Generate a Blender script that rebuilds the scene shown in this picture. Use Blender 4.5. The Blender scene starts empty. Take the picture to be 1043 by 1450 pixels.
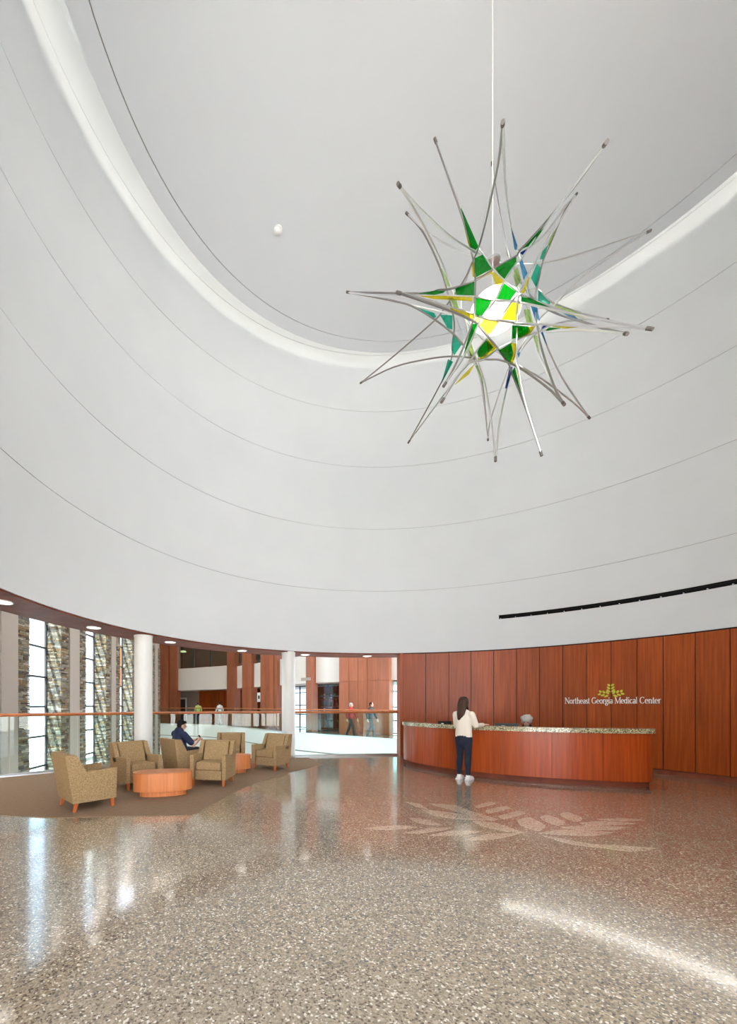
import bpy, bmesh, math, random
from mathutils import Vector, Matrix
random.seed(7)
PI = math.pi
SC = bpy.context.scene
COL = SC.collection

# ------------------------------------------------------------------ camera
FPX, PX0, PYH, EYE = 557.2, 389.44, 998.38, 1.5
cam_d = bpy.data.cameras.new('camera'); cam = bpy.data.objects.new('camera', cam_d); COL.objects.link(cam)
cam.location = (0, 0, EYE); cam.rotation_euler = (PI/2, 0, 0)
cam_d.sensor_fit = 'HORIZONTAL'; cam_d.sensor_width = 36.0
cam_d.lens = FPX/1043*36
cam_d.shift_x = (521.5-PX0)/1043
cam_d.shift_y = (PYH-725)/1043
cam_d.clip_start = 0.05; cam_d.clip_end = 400
SC.camera = cam

# ------------------------------------------------------------------ sky, sun, exposure
w = bpy.data.worlds.new('sky'); SC.world = w; w.use_nodes = True
bg = w.node_tree.nodes['Background']
bg.inputs['Color'].default_value = (0.88, 0.97, 1.08, 1); bg.inputs['Strength'].default_value = 2.4
sun_d = bpy.data.lights.new('sun', 'SUN'); sun_d.energy = 20; sun_d.angle = math.radians(.6); sun_d.color = (1, .98, .96)
sun = bpy.data.objects.new('sun', sun_d); COL.objects.link(sun)
sun.rotation_euler = Vector((.5*.5, .87*.5, -.87)).to_track_quat('-Z', 'Y').to_euler()   # high sun from behind the camera
SC.view_settings.view_transform = 'Standard'; SC.view_settings.look = 'None'
SC.view_settings.gamma = 1.0; SC.view_settings.use_curve_mapping = False
SC.view_settings.exposure = 1.42
SC.cycles.use_denoising = True
SC.cycles.max_bounces = 10; SC.cycles.diffuse_bounces = 6; SC.cycles.glossy_bounces = 5
SC.cycles.transparent_max_bounces = 24; SC.cycles.transmission_bounces = 8
SC.cycles.caustics_reflective = False; SC.cycles.caustics_refractive = False
SC.cycles.sample_clamp_indirect = 6.0

# ------------------------------------------------------------------ the drum
CX, CY, R = 2.943, 4.970, 6.478          # centre and radius of the round hall
Z_SOFFIT = 3.01
Z_LINES = [3.01, 4.811, 6.616, 8.421, 10.033, 11.674]
Z_DISC = 11.2

def at(px, py, Y):
    return Vector(((px-PX0)/FPX*Y, Y, EYE+(PYH-py)/FPX*Y))
def on_floor(px, py, z=0.0):
    Y = (EYE-z)*FPX/(py-PYH)
    return Vector(((px-PX0)/FPX*Y, Y, z))
def pol(a, r, z=0.0):
    a = math.radians(a); return Vector((CX+r*math.cos(a), CY+r*math.sin(a), z))
def drum_angle(px, r=R):
    """angle on the far wall of the drum where the sight line of column px meets it"""
    u = (px-PX0)/FPX
    a = u*u+1; b = -2*(u*CX+CY); c = CX*CX+CY*CY-r*r
    Y = (-b+math.sqrt(b*b-4*a*c))/(2*a)
    return math.degrees(math.atan2(Y-CY, u*Y-CX))

# ------------------------------------------------------------------ object helpers
def link(o, parent=None):
    COL.objects.link(o)
    if parent: o.parent = parent
    return o
def thing(name, label, cat, loc=(0,0,0), rz=0.0, group=None):
    o = bpy.data.objects.new(name, None); COL.objects.link(o)
    o.location = loc; o.rotation_euler = (0,0,rz); o.empty_display_size = .1
    o['label'] = label; o['category'] = cat
    if group: o['group'] = group
    return o
def struct(name, label=None):
    o = bpy.data.objects.new(name, None); COL.objects.link(o); o['kind'] = 'structure'
    if label: o['label'] = label
    return o
def tag(o, label, cat, group=None):
    o['label'] = label; o['category'] = cat
    if group: o['group'] = group
    return o
def obj(name, bm, m, parent=None, smooth=False, world=False, label=None, kind=None):
    """close a bmesh into ONE mesh object; world=True: its points are world points although the parent stands elsewhere"""
    if world and parent is not None:
        bmesh.ops.transform(bm, matrix=root_matrix(parent).inverted(), verts=bm.verts)
    me = bpy.data.meshes.new(name); bmesh.ops.recalc_face_normals(bm, faces=bm.faces); bm.to_mesh(me); bm.free()
    for mm in (m if isinstance(m, (list, tuple)) else [m]): me.materials.append(mm)
    if smooth:
        for p in me.polygons: p.use_smooth = True
        if smooth is not True:
            me.set_sharp_from_angle(angle=math.radians(smooth))
    o = bpy.data.objects.new(name, me); link(o, parent)
    if label: o['label'] = label
    if kind: o['kind'] = kind
    return o
def root_matrix(o):
    M = Matrix.Translation(o.location) @ o.rotation_euler.to_matrix().to_4x4()
    return root_matrix(o.parent) @ M if o.parent else M
def copy_tree(o, parent=None):
    c = o.copy(); COL.objects.link(c); c.parent = parent
    for ch in list(o.children): copy_tree(ch, c)
    return c

# ------------------------------------------------------------------ mesh helpers
def box(bm, c, s, rz=0.0, M=None):
    T = Matrix.Translation(c) @ Matrix.Rotation(rz, 4, 'Z') @ Matrix.Diagonal((s[0], s[1], s[2], 1))
    if M: T = M @ T
    return bmesh.ops.create_cube(bm, size=1.0, matrix=T)['verts']
def bevel_all(bm, w, seg=2):
    bmesh.ops.bevel(bm, geom=bm.edges[:], offset=w, segments=seg, profile=.7, affect='EDGES', clamp_overlap=True)
def hexa(bm, p):
    """eight points: bottom 0-3 and top 4-7, both counter-clockwise"""
    v = [bm.verts.new(q) for q in p]
    for f in ((3,2,1,0),(4,5,6,7),(0,1,5,4),(1,2,6,5),(2,3,7,6),(3,0,4,7)): bm.faces.new([v[i] for i in f])
def cyl(bm, c, r, h, n=24, r2=None):
    bmesh.ops.create_cone(bm, cap_ends=True, segments=n, radius1=r, radius2=r if r2 is None else r2, depth=h, matrix=Matrix.Translation((c[0], c[1], c[2]+h/2)))
def ball(bm, c, s, n=16, M=None):
    s = (s, s, s) if isinstance(s, (int, float)) else s
    T = Matrix.Translation(c) @ Matrix.Diagonal((*s, 1))
    if M: T = M @ T
    bmesh.ops.create_uvsphere(bm, u_segments=n, v_segments=max(6, n//2+2), radius=1.0, matrix=T)
def frame_for(d):
    d = d.normalized(); u = Vector((0,0,1)) if abs(d.z) < .9 else Vector((0,1,0))
    x = d.cross(u).normalized(); return x, d.cross(x).normalized()
def tube(bm, pts, rad, n=8, cap=True, flat=1.0, x_axis=None):
    """swept tube through pts; rad a number or one per point; flat squeezes the second axis"""
    pts = [Vector(p) for p in pts]; rs = [rad]*len(pts) if isinstance(rad, (int, float)) else rad
    rings = []; px = None
    for i, p in enumerate(pts):
        d = (pts[min(i+1, len(pts)-1)]-pts[max(i-1, 0)])
        d = d.normalized()
        if x_axis is not None:
            x = Vector(x_axis); x = (x-d*x.dot(d)).normalized()
        elif px is None: x, _ = frame_for(d)
        else: x = (px-d*px.dot(d)).normalized()
        px = x; y = d.cross(x)
        rings.append([bm.verts.new(p+(x*math.cos(2*PI*k/n)+y*math.sin(2*PI*k/n)*flat)*rs[i]) for k in range(n)])
    for a, b in zip(rings, rings[1:]):
        for k in range(n): bm.faces.new((a[k], a[(k+1)%n], b[(k+1)%n], b[k]))
    if cap:
        bm.faces.new(rings[0][::-1]); bm.faces.new(rings[-1])
def limb(bm, pts, rad, n=12, flat=1.0, x_axis=None):
    """a tapered, round-ended body limb"""
    pts = [Vector(p) for p in pts]
    P, Q = [], []
    d0 = (pts[0]-pts[1]).normalized(); d1 = (pts[-1]-pts[-2]).normalized()
    for t in (.98, .8, .45): P.append(pts[0]+d0*rad[0]*t); Q.append(rad[0]*math.sqrt(1-t*t))
    for i in range(len(pts)): P.append(pts[i]); Q.append(rad[i])
    for t in (.45, .8, .98): P.append(pts[-1]+d1*rad[-1]*t); Q.append(rad[-1]*math.sqrt(1-t*t))
    tube(bm, P, Q, n, True, flat, x_axis)
def catmull(P, n=5):
    P = [Vector(p) for p in P]; Q = [2*P[0]-P[1]]+P+[2*P[-1]-P[-2]]; out = []
    for i in range(1, len(Q)-2):
        a, b, c, d = Q[i-1:i+3]
        for k in range(n):
            t = k/n
            out.append(.5*((2*b)+(c-a)*t+(2*a-5*b+4*c-d)*t*t+(3*b-a-3*c+d)*t**3))
    out.append(P[-1]); return out
def strip_wall(bm, pts, z0, z1, thick, side=1):
    """a wall that follows pts (x,y) between z0 and z1; thick is laid to the left (side 1) or right (-1) of the path"""
    P = [Vector((p[0], p[1])) for p in pts]; N = []
    for i in range(len(P)):
        d = (P[min(i+1, len(P)-1)]-P[max(i-1, 0)]).normalized(); N.append(Vector((-d.y, d.x))*side)
    rows = []
    for p, nn in zip(P, N):
        q = p+nn*thick
        rows.append([bm.verts.new((p.x, p.y, z0)), bm.verts.new((p.x, p.y, z1)), bm.verts.new((q.x, q.y, z1)), bm.verts.new((q.x, q.y, z0))])
    for a, b in zip(rows, rows[1:]):
        for k in range(4): bm.faces.new((a[k], a[(k+1)%4], b[(k+1)%4], b[k]))
    bm.faces.new(rows[0]); bm.faces.new(rows[-1][::-1])
def arc_pts(a0, a1, r, step=2.0):
    n = max(1, int(math.ceil(abs(a1-a0)/step)))
    return [pol(a0+(a1-a0)*i/n, r) for i in range(n+1)]
def ring_seg(bm, a0, a1, r0, r1, z0, z1, step=1.0):
    """a solid piece of a ring round the drum's axis"""
    n = max(1, int(math.ceil(abs(a1-a0)/step))); rows = []
    for i in range(n+1):
        a = a0+(a1-a0)*i/n
        rows.append([bm.verts.new(pol(a, r0, z0)), bm.verts.new(pol(a, r0, z1)), bm.verts.new(pol(a, r1, z1)), bm.verts.new(pol(a, r1, z0))])
    full = abs(abs(a1-a0)-360) < 1e-6
    for a, b in zip(rows, rows[1:]):
        for k in range(4): bm.faces.new((a[k], a[(k+1)%4], b[(k+1)%4], b[k]))
    if not full:
        bm.faces.new(rows[0]); bm.faces.new(rows[-1][::-1])
    else: bmesh.ops.remove_doubles(bm, verts=bm.verts, dist=1e-5)
def prism(bm, poly, z0, z1):
    a = [bm.verts.new((p[0], p[1], z0)) for p in poly]; b = [bm.verts.new((p[0], p[1], z1)) for p in poly]
    n = len(poly)
    bm.faces.new(a[::-1]); bm.faces.new(b)
    for i in range(n): bm.faces.new((a[i], a[(i+1)%n], b[(i+1)%n], b[i]))

# ------------------------------------------------------------------ materials
def lin(r, g, b):
    f = lambda c: (c/255/12.92) if c/255 <= .04045 else ((c/255+.055)/1.055)**2.4
    return (f(r), f(g), f(b), 1)
def mat(name, col, rough=.5, metal=0.0, spec=.5, coat=0.0, coat_rough=.05):
    m = bpy.data.materials.new(name); m.use_nodes = True
    b = m.node_tree.nodes['Principled BSDF']
    b.inputs['Base Color'].default_value = col; b.inputs['Roughness'].default_value = rough
    b.inputs['Metallic'].default_value = metal; b.inputs['Specular IOR Level'].default_value = spec
    b.inputs['Coat Weight'].default_value = coat; b.inputs['Coat Roughness'].default_value = coat_rough
    return m
def nodes(m): return m.node_tree.nodes, m.node_tree.links, m.node_tree.nodes['Principled BSDF']
def coords(m, scale=(1,1,1), kind='Object'):
    n, l, b = nodes(m); t = n.new('ShaderNodeTexCoord'); p = n.new('ShaderNodeMapping')
    p.inputs['Scale'].default_value = scale; l.new(t.outputs[kind], p.inputs['Vector']); return p.outputs['Vector']
def ramp(m, fac, stops):
    n, l, b = nodes(m); r = n.new('ShaderNodeValToRGB'); e = r.color_ramp.elements
    while len(e) < len(stops): e.new(.5)
    for s, (p, c) in zip(e, stops): s.position = p; s.color = c
    l.new(fac, r.inputs['Fac']); return r.outputs['Color']
def mixc(m, a, b_, fac, mode='MIX'):
    n, l, b = nodes(m); x = n.new('ShaderNodeMix'); x.data_type = 'RGBA'; x.blend_type = mode
    for s, v in ((x.inputs['Factor'], fac), (x.inputs[6], a), (x.inputs[7], b_)):
        if hasattr(v, 'is_linked'): l.new(v, s)
        else: s.default_value = v
    return x.outputs[2]
def noise(m, vec, scale=5, detail=3, rough=.5):
    n, l, b = nodes(m); t = n.new('ShaderNodeTexNoise'); t.inputs['Scale'].default_value = scale
    t.inputs['Detail'].default_value = detail; t.inputs['Roughness'].default_value = rough; l.new(vec, t.inputs['Vector'])
    return t.outputs['Fac']
def bump(m, h, strength=.2, dist=.01):
    n, l, b = nodes(m); x = n.new('ShaderNodeBump'); x.inputs['Strength'].default_value = strength; x.inputs['Distance'].default_value = dist
    l.new(h, x.inputs['Height']); l.new(x.outputs['Normal'], b.inputs['Normal'])
def wood(name, dark, light, rough=.35, grain=(26, 26, .9), coat=.25, spec=.4):
    m = mat(name, light, rough, spec=spec, coat=coat, coat_rough=.18); n, l, b = nodes(m)
    v = coords(m, grain); f = noise(m, v, 1.0, 6, .62)
    v2 = coords(m, (1.1, 1.1, .35)); g = noise(m, v2, 1.0, 2)
    c = ramp(m, f, [(.3, dark), (.7, light)])
    c2 = ramp(m, g, [(.3, (.82,.80,.78,1)), (.7, (1.06,1.05,1.03,1))])
    oi = n.new('ShaderNodeObjectInfo')
    c3 = ramp(m, oi.outputs['Random'], [(0, (.9,.88,.86,1)), (1, (1.05,1.04,1.02,1))])
    l.new(mixc(m, mixc(m, c, c2, 1.0, 'MULTIPLY'), c3, 1.0, 'MULTIPLY'), b.inputs['Base Color'])
    bump(m, f, .06, .002)
    return m
def speckle(name, stops, scale, rough, coat=0.0, coat_rough=.06, big=None, spec=.5, coat_ior=1.5):
    m = mat(name, stops[0][1], rough, spec=spec, coat=coat, coat_rough=coat_rough); n, l, b = nodes(m)
    v = coords(m)
    vo = n.new('ShaderNodeTexVoronoi'); vo.inputs['Scale'].default_value = scale; vo.inputs['Randomness'].default_value = 1.0
    l.new(v, vo.inputs['Vector'])
    sp = n.new('ShaderNodeSeparateColor'); l.new(vo.outputs['Color'], sp.inputs['Color'])
    c = ramp(m, sp.outputs['Red'], stops)
    m.node_tree.nodes[-1].color_ramp.interpolation = 'CONSTANT'
    if big:
        c = mixc(m, c, ramp(m, noise(m, v, big, 2), [(.35, (.93,.93,.93,1)), (.65, (1.04,1.04,1.04,1))]), 1.0, 'MULTIPLY')
    b.inputs['Coat IOR'].default_value = coat_ior
    l.new(c, b.inputs['Base Color']); return m
def glass_pane(name, tint, gloss=.12, rough=0.0):
    """thin sheet glass: see-through with a mirror reflection that grows at glancing angles"""
    m = bpy.data.materials.new(name); m.use_nodes = True; n, l = m.node_tree.nodes, m.node_tree.links; n.clear()
    o = n.new('ShaderNodeOutputMaterial'); t = n.new('ShaderNodeBsdfTransparent'); t.inputs['Color'].default_value = tint
    g = n.new('ShaderNodeBsdfGlossy'); g.inputs['Roughness'].default_value = rough
    fr = n.new('ShaderNodeLayerWeight'); fr.inputs['Blend'].default_value = .5
    pw = n.new('ShaderNodeMath'); pw.operation = 'POWER'; pw.inputs[1].default_value = 5
    mu = n.new('ShaderNodeMath'); mu.operation = 'MULTIPLY_ADD'; mu.inputs[1].default_value = gloss*9; mu.inputs[2].default_value = gloss*.4; mu.use_clamp = True
    x = n.new('ShaderNodeMixShader'); l.new(fr.outputs['Facing'], pw.inputs[0]); l.new(pw.outputs[0], mu.inputs[0]); l.new(mu.outputs[0], x.inputs[0])
    l.new(t.outputs[0], x.inputs[1]); l.new(g.outputs[0], x.inputs[2]); l.new(x.outputs[0], o.inputs['Surface'])
    return m
def art_glass(name, tint):
    """coloured art glass: tinted see-through sheet, a little milky"""
    m = bpy.data.materials.new(name); m.use_nodes = True; n, l = m.node_tree.nodes, m.node_tree.links; n.clear()
    o = n.new('ShaderNodeOutputMaterial'); t = n.new('ShaderNodeBsdfTransparent'); tl = n.new('ShaderNodeBsdfTranslucent')
    d = n.new('ShaderNodeBsdfDiffuse'); g = n.new('ShaderNodeBsdfGlossy'); g.inputs['Roughness'].default_value = .05
    tc = n.new('ShaderNodeTexCoord'); no = n.new('ShaderNodeTexNoise'); no.inputs['Scale'].default_value = 9; no.inputs['Detail'].default_value = 4
    l.new(tc.outputs['Object'], no.inputs['Vector'])
    mx = n.new('ShaderNodeMix'); mx.data_type = 'RGBA'; l.new(no.outputs['Fac'], mx.inputs['Factor'])
    tint = [c**.62 for c in tint[:3]]
    mx.inputs[6].default_value = (*[c*.8 for c in tint[:3]], 1); mx.inputs[7].default_value = (*[min(1, c*1.15) for c in tint[:3]], 1)
    for s in (t, tl, d): l.new(mx.outputs[2], s.inputs['Color'])
    a = n.new('ShaderNodeMixShader'); a.inputs[0].default_value = .5; l.new(d.outputs[0], a.inputs[1]); l.new(tl.outputs[0], a.inputs[2])
    b = n.new('ShaderNodeMixShader'); b.inputs[0].default_value = .16; l.new(t.outputs[0], b.inputs[1]); l.new(a.outputs[0], b.inputs[2])
    c = n.new('ShaderNodeMixShader'); c.inputs[0].default_value = .05; l.new(b.outputs[0], c.inputs[1]); l.new(g.outputs[0], c.inputs[2])
    l.new(c.outputs[0], o.inputs['Surface']); return m
def lamp_mat(name, col, strength):
    m = bpy.data.materials.new(name); m.use_nodes = True; n, l, b = nodes(m)
    b.inputs['Base Color'].default_value = col; b.inputs['Emission Color'].default_value = col; b.inputs['Emission Strength'].default_value = strength
    return m

M_PLASTER = mat('white_plaster', lin(217,219,221), .75, spec=.25)
n_, l_, b_ = nodes(M_PLASTER)
l_.new(ramp(M_PLASTER, noise(M_PLASTER, coords(M_PLASTER), .8, 3), [(.3, lin(215,217,219)), (.7, lin(219,221,223))]), b_.inputs['Base Color'])
M_CEIL = mat('ceiling_paint', lin(222,225,229), .85, spec=.2)
M_JOINT = mat('grey_reveal', lin(150,146,138), .8)
M_DARKJOINT = mat('dark_gap', lin(38,20,12), .8)
M_CHERRY = wood('cherry_panel', lin(146,62,20), lin(184,90,32), .38, coat=.05, spec=.28)
M_DESK = wood('cherry_desk', lin(158,64,22), lin(194,88,36), .32, coat=.15, spec=.3)
M_PIERWOOD = wood('cherry_pier', lin(150,84,54), lin(176,108,76), .45, coat=.1)
M_SOFFIT = wood('soffit_wood', lin(112,56,42), lin(142,78,58), .55, (3, 3, 3), coat=.0, spec=.25)
M_TABLE = wood('orange_maple', lin(210,122,68), lin(234,152,96), .38)
M_RAILWOOD = wood('rail_wood', lin(176,98,48), lin(204,124,70), .35, (4, 4, 4))
M_LEG = mat('leg_wood', lin(196,104,52), .4)
M_FLOOR = speckle('terrazzo', [(0, lin(92,78,62)), (.13, lin(138,123,103)), (.42, lin(158,143,122)), (.76, lin(179,164,143)), (.93, lin(226,217,202))], 95, .25, 1.0, .10, .5, coat_ior=1.8)
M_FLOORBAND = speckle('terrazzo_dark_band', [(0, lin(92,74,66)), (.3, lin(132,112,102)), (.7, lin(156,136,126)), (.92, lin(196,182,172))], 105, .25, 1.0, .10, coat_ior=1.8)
M_INLAY = speckle('terrazzo_light_inlay', [(0, lin(160,138,118)), (.25, lin(204,186,166)), (.7, lin(218,202,184)), (.92, lin(236,226,212))], 105, .25, 1.0, .10, coat_ior=1.8)
M_GRANITE = speckle('granite', [(0, lin(92,84,60)), (.2, lin(160,148,112)), (.5, lin(196,184,146)), (.8, lin(222,212,180)), (.94, lin(120,108,80))], 75, .25, .5)
M_CARPET = mat('brown_carpet', lin(132,110,90), .95, spec=.1)
n_, l_, b_ = nodes(M_CARPET)
cv = coords(M_CARPET, (30, 30, 30)); cn = noise(M_CARPET, cv, 4, 4); c5 = noise(M_CARPET, coords(M_CARPET, (7, 60, 1)), 1.5, 3)
l_.new(mixc(M_CARPET, ramp(M_CARPET, cn, [(.3, lin(124,100,80)), (.7, lin(164,140,116))]), ramp(M_CARPET, c5, [(.3, (.82,.82,.82,1)), (.7, (1.1,1.1,1.1,1))]), 1.0, 'MULTIPLY'), b_.inputs['Base Color'])
bump(M_CARPET, cn, .5, .006)
M_FABRIC = mat('tan_weave', lin(176,148,106), .9, spec=.15)
n_, l_, b_ = nodes(M_FABRIC)
fn = noise(M_FABRIC, coords(M_FABRIC, (42, 42, 60)), 1.6, 4, .75)
l_.new(ramp(M_FABRIC, fn, [(.34, lin(132,104,68)), (.66, lin(196,167,126))]), b_.inputs['Base Color'])
bump(M_FABRIC, fn, .4, .004)
M_WHITE = mat('white_paint', lin(236,236,232), .4)
M_COLUMN = mat('column_paint', lin(232,231,227), .45)
M_CREAM = mat('cream_paint', lin(216,209,199), .6)
M_STEEL = mat('polished_steel', (.84, .84, .84, 1), .28, 1.0)
M_GUN = mat('dark_steel', (.36, .34, .33, 1), .5, 1.0)
M_CAP = mat('cap_grey', lin(98,92,88), .6)
M_SLOTBLACK = mat('slot_black', (.002,.002,.002,1), 1.0, spec=0.0)
M_BLACK = mat('black_plastic', lin(22,24,24), .4)
M_FRAME = mat('dark_frame', lin(52,48,48), .5)
M_TAN = mat('tan_panel', lin(154,142,131), .75, spec=.2)
M_PANE = glass_pane('rail_glass', (.90, .965, .945, 1), .05)
M_WINDOW = glass_pane('window_glass', (.64, .72, .76, 1), .05)
M_TEAL = glass_pane('teal_glass', (.66, .86, .86, 1), .2, .1)
M_DGREEN = art_glass('green_art_glass', (.0, .33, .008, 1))
M_YELLOW = art_glass('yellow_art_glass', (.92, .72, .02, 1))
M_LIME = art_glass('lime_art_glass', (.60, .85, .32, 1))
M_TEALART = art_glass('teal_art_glass', (.03, .62, .42, 1))
M_BLUE = art_glass('blue_art_glass', (.12, .42, .72, 1))
M_NAVY = art_glass('navy_art_glass', (.02, .05, .34, 1))
M_GLOBE = lamp_mat('globe_glow', (1, .97, .93, 1), .75)
M_LED = lamp_mat('cove_led', (1, .95, .84, 1), 6.6)
M_SPOT = lamp_mat('downlight_glow', (1, .95, .88, 1), 2.5)
M_SLOTLAMP = lamp_mat('slot_lamp_glow', (1, .96, .9, 1), 19.0)
M_SIGNWHITE = mat('sign_white', lin(250,248,242), .4)
M_SIGNGREEN = mat('sign_lime', lin(206,205,60), .4)
M_PAVING = mat('pale_paving', lin(220,218,212), .9)
M_LOWER = mat('lower_floor', lin(170,162,152), .35)
M_SILL = mat('sill_stone', lin(186,176,170), .7)
M_SILLDARK = mat('sill_dark', lin(86,90,96), .6)
def stone_mat():
    m = mat('ledgestone', lin(170,155,135), .9, spec=.2); n, l, b = nodes(m)
    a = n.new('ShaderNodeVertexColor'); a.layer_name = 'stone'
    g = ramp(m, noise(m, coords(m), 14, 4), [(.3, (.75,.74,.72,1)), (.7, (1.1,1.1,1.1,1))])
    l.new(mixc(m, a.outputs['Color'], g, 1.0, 'MULTIPLY'), b.inputs['Base Color']); bump(m, noise(m, coords(m), 30, 4), .4, .01)
    return m
M_STONE = stone_mat()

# ================================================================== THE SETTING
# floor slab: ends at the glass rail above the atrium
RAIL = [Vector((v.x, v.y)) for v in catmull([(-7.7, 6.75, 0), (-4.97, 8.75, 0), (-3.65, 9.95, 0), (-2.6, 10.55, 0), (-1.18, 11.02, 0), (.83, 11.40, 0), (2.4, 11.62, 0), (3.92, 11.78, 0)], 4)]
floor = struct('floor', 'polished speckled beige terrazzo floor of the round hall')
bm = bmesh.new()
prism(bm, [(-7.74, -3.5), (12, -3.5), (12, 12.6), (4.3, 12.6)]+[(p.x, p.y) for p in RAIL[::-1]]+[(-7.74, 6.7)], -.35, 0)
obj('slab', bm, M_FLOOR, floor)
# light leaf emblem laid into the terrazzo, each piece by itself
EMB = [[(514.8,1173.5),(538.8,1169.9),(569.9,1168.7),(591.5,1171.8),(557.9,1174.7),(534,1174.7)],
[(578.3,1157.9),(605.9,1160.3),(620.3,1166.3),(626.3,1168.7),(601.1,1167.5),(586.7,1163.2)],
[(569.9,1179.5),(605.9,1172.8),(639.4,1172.3),(625.1,1175.9),(593.9,1180)],
[(573.5,1135.2),(593.9,1138.3),(605.9,1146),(589.1,1142.4)],
[(605.9,1137.6),(644.2,1140),(668.2,1149.6),(706.5,1160.3),(677.8,1157.9),(634.6,1146)],
[(596.3,1146),(629.9,1149.6),(668.2,1155),(700,1161.5),(650,1160),(615,1155)],
[(605.9,1183.1),(641.8,1175.9),(682.6,1177.1),(653.8,1183.1)],
[(668.2,1162.7),(701.8,1165.1),(725.7,1173.5),(742.5,1179.5),(713.7,1177.1),(685,1171.1)],
[(661,1189.1),(689.8,1180.7),(735.3,1180),(713.7,1186.2),(687.4,1189.6)],
[(670.6,1141.2),(694.6,1135.2),(701.8,1138.3),(677.8,1144)],
[(686.2,1147.2),(716.1,1141.2),(722.1,1144.8),(692.2,1151.9)],
[(704.2,1155.5),(735.3,1147.9),(743.7,1151.9),(713.7,1160.3)],
[(732.3,1161.1),(749.8,1157.4),(772.2,1168.6),(767.2,1174.8),(757.3,1176.1),(736.1,1168.6)],
[(764.7,1156.1),(777.2,1154.4),(799.6,1163.6),(797.1,1167.3),(787.2,1168.6),(767.2,1161.1)],
[(792.2,1152.4),(802.1,1149.9),(823.3,1157.4),(822.1,1162.3),(812.1,1163.1),(794.7,1156.1)],
[(762.3,1179.8),(792.2,1174.8),(829.6,1176.1),(869.4,1178.5),(839.5,1183.5),(799.6,1182.3)],
[(792.2,1171.1),(829.6,1168.6),(889.4,1171.1),(866.9,1175.3),(819.6,1175.3)],
[(819.6,1165.3),(854.5,1162.3),(899.3,1166.1),(879.4,1167.8),(834.5,1168.6)],
[(844.5,1159.9),(879.4,1158.6),(911.8,1161.1),(879.4,1162.8)],
[(767.2,1182.3),(799.6,1188.5),(834.5,1194.7),(879.4,1197.2),(926.8,1201),(894.4,1206),(854.5,1201),(809.6,1196),(779.7,1187.3)]]
for poly in EMB:
    P = [on_floor(*q) for q in poly]; c = sum(P, Vector())/len(P)
    P2 = []
    for i, p in enumerate(P):            # rounded leaf outline
        q = P[(i+1) % len(P)]; P2 += [p, (p+q)/2+((p+q)/2-c)*.08]
    bm = bmesh.new(); prism(bm, [(p.x, p.y) for p in P2], -.02, .0018); obj('inlay_leaf', bm, M_INLAY, floor)
carpet = struct('floor_carpet', 'brown striped carpet of the lounge corner')
edge = [on_floor(*q) for q in ((75,1158.5),(192,1156),(262,1154.5),(283,1150),(307,1135),(347,1115),(390,1100),(415,1092.5),(436,1087.5))]
edge = catmull(edge, 3)
bm = bmesh.new()
prism(bm, [(-7.05, 6.3), (-4.2, 5.42)]+[(p.x, p.y) for p in edge]+[(1.2, 9.9), (.95, 11.2)]+[(p.x-.02, p.y-.16) for p in RAIL[::-1] if p.x < .6], -.01, .008)
obj('carpet_field', bm, M_CARPET, carpet)
lower = struct('floor_lower', 'floor of the storey below the atrium opening')
bm = bmesh.new(); box(bm, (2, 24, -4.6), (24, 44, .2)); obj('slab', bm, M_LOWER, lower)
ground = struct('ground', 'pale paving outside the glass walls')
bm = bmesh.new(); box(bm, (-40, 10, -1.4), (60, 140, .2)); box(bm, (10, -40, -.2), (160, 73, .2)); obj('paving', bm, M_PAVING, ground)

# ---- drum wall: six plaster bands with shadow joints between; an opening behind the camera is the tall entrance window
WIN0, WIN1 = 224.0, 288.0
wall = struct('wall_back', 'tall curved white plaster wall of the round hall with fine horizontal joints')
SL0, SL1 = drum_angle(953)-26, drum_angle(706)      # dark lighting slot in the lowest band
G = .005
def band(z0, z1, full):
    bm = bmesh.new()
    if full: ring_seg(bm, 0, 360, R, R+.25, z0+G, z1-G)
    else: ring_seg(bm, WIN1-360, WIN0, R, R+.25, z0+G, z1-G)
    return obj('wall_panel', bm, M_PLASTER, wall, smooth=40)
bm = bmesh.new(); ring_seg(bm, SL1, WIN0, R, R+.25, Z_SOFFIT, Z_LINES[1]-G); obj('wall_panel', bm, M_PLASTER, wall, smooth=40)
bm = bmesh.new(); ring_seg(bm, SL0, SL1, R, R+.25, Z_SOFFIT, 3.825); obj('wall_panel', bm, M_PLASTER, wall, smooth=40)
bm = bmesh.new(); ring_seg(bm, SL0, SL1, R, R+.04, 3.935, Z_LINES[1]-G); obj('wall_panel', bm, M_PLASTER, wall, smooth=40)
bm = bmesh.new(); ring_seg(bm, WIN1-360, SL0, R, R+.25, Z_SOFFIT, Z_LINES[1]-G); obj('wall_panel', bm, M_PLASTER, wall, smooth=40)
for a, b, f in ((1,2,0),(2,3,0),(3,4,1),(4,5,1)): band(Z_LINES[a], Z_LINES[b], f)
bm = bmesh.new(); ring_seg(bm, 0, 360, R, R+.25, Z_LINES[5]+G, 12.6); obj('wall_panel', bm, M_PLASTER, wall, smooth=40)
for z in Z_LINES[1:]:
    bm = bmesh.new()
    if z < 8: ring_seg(bm, WIN1-360, WIN0, R+.012, R+.24, z-.02, z+.02)
    else: ring_seg(bm, 0, 360, R+.012, R+.24, z-.02, z+.02)
    obj('joint', bm, M_JOINT, wall, smooth=40)
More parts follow.
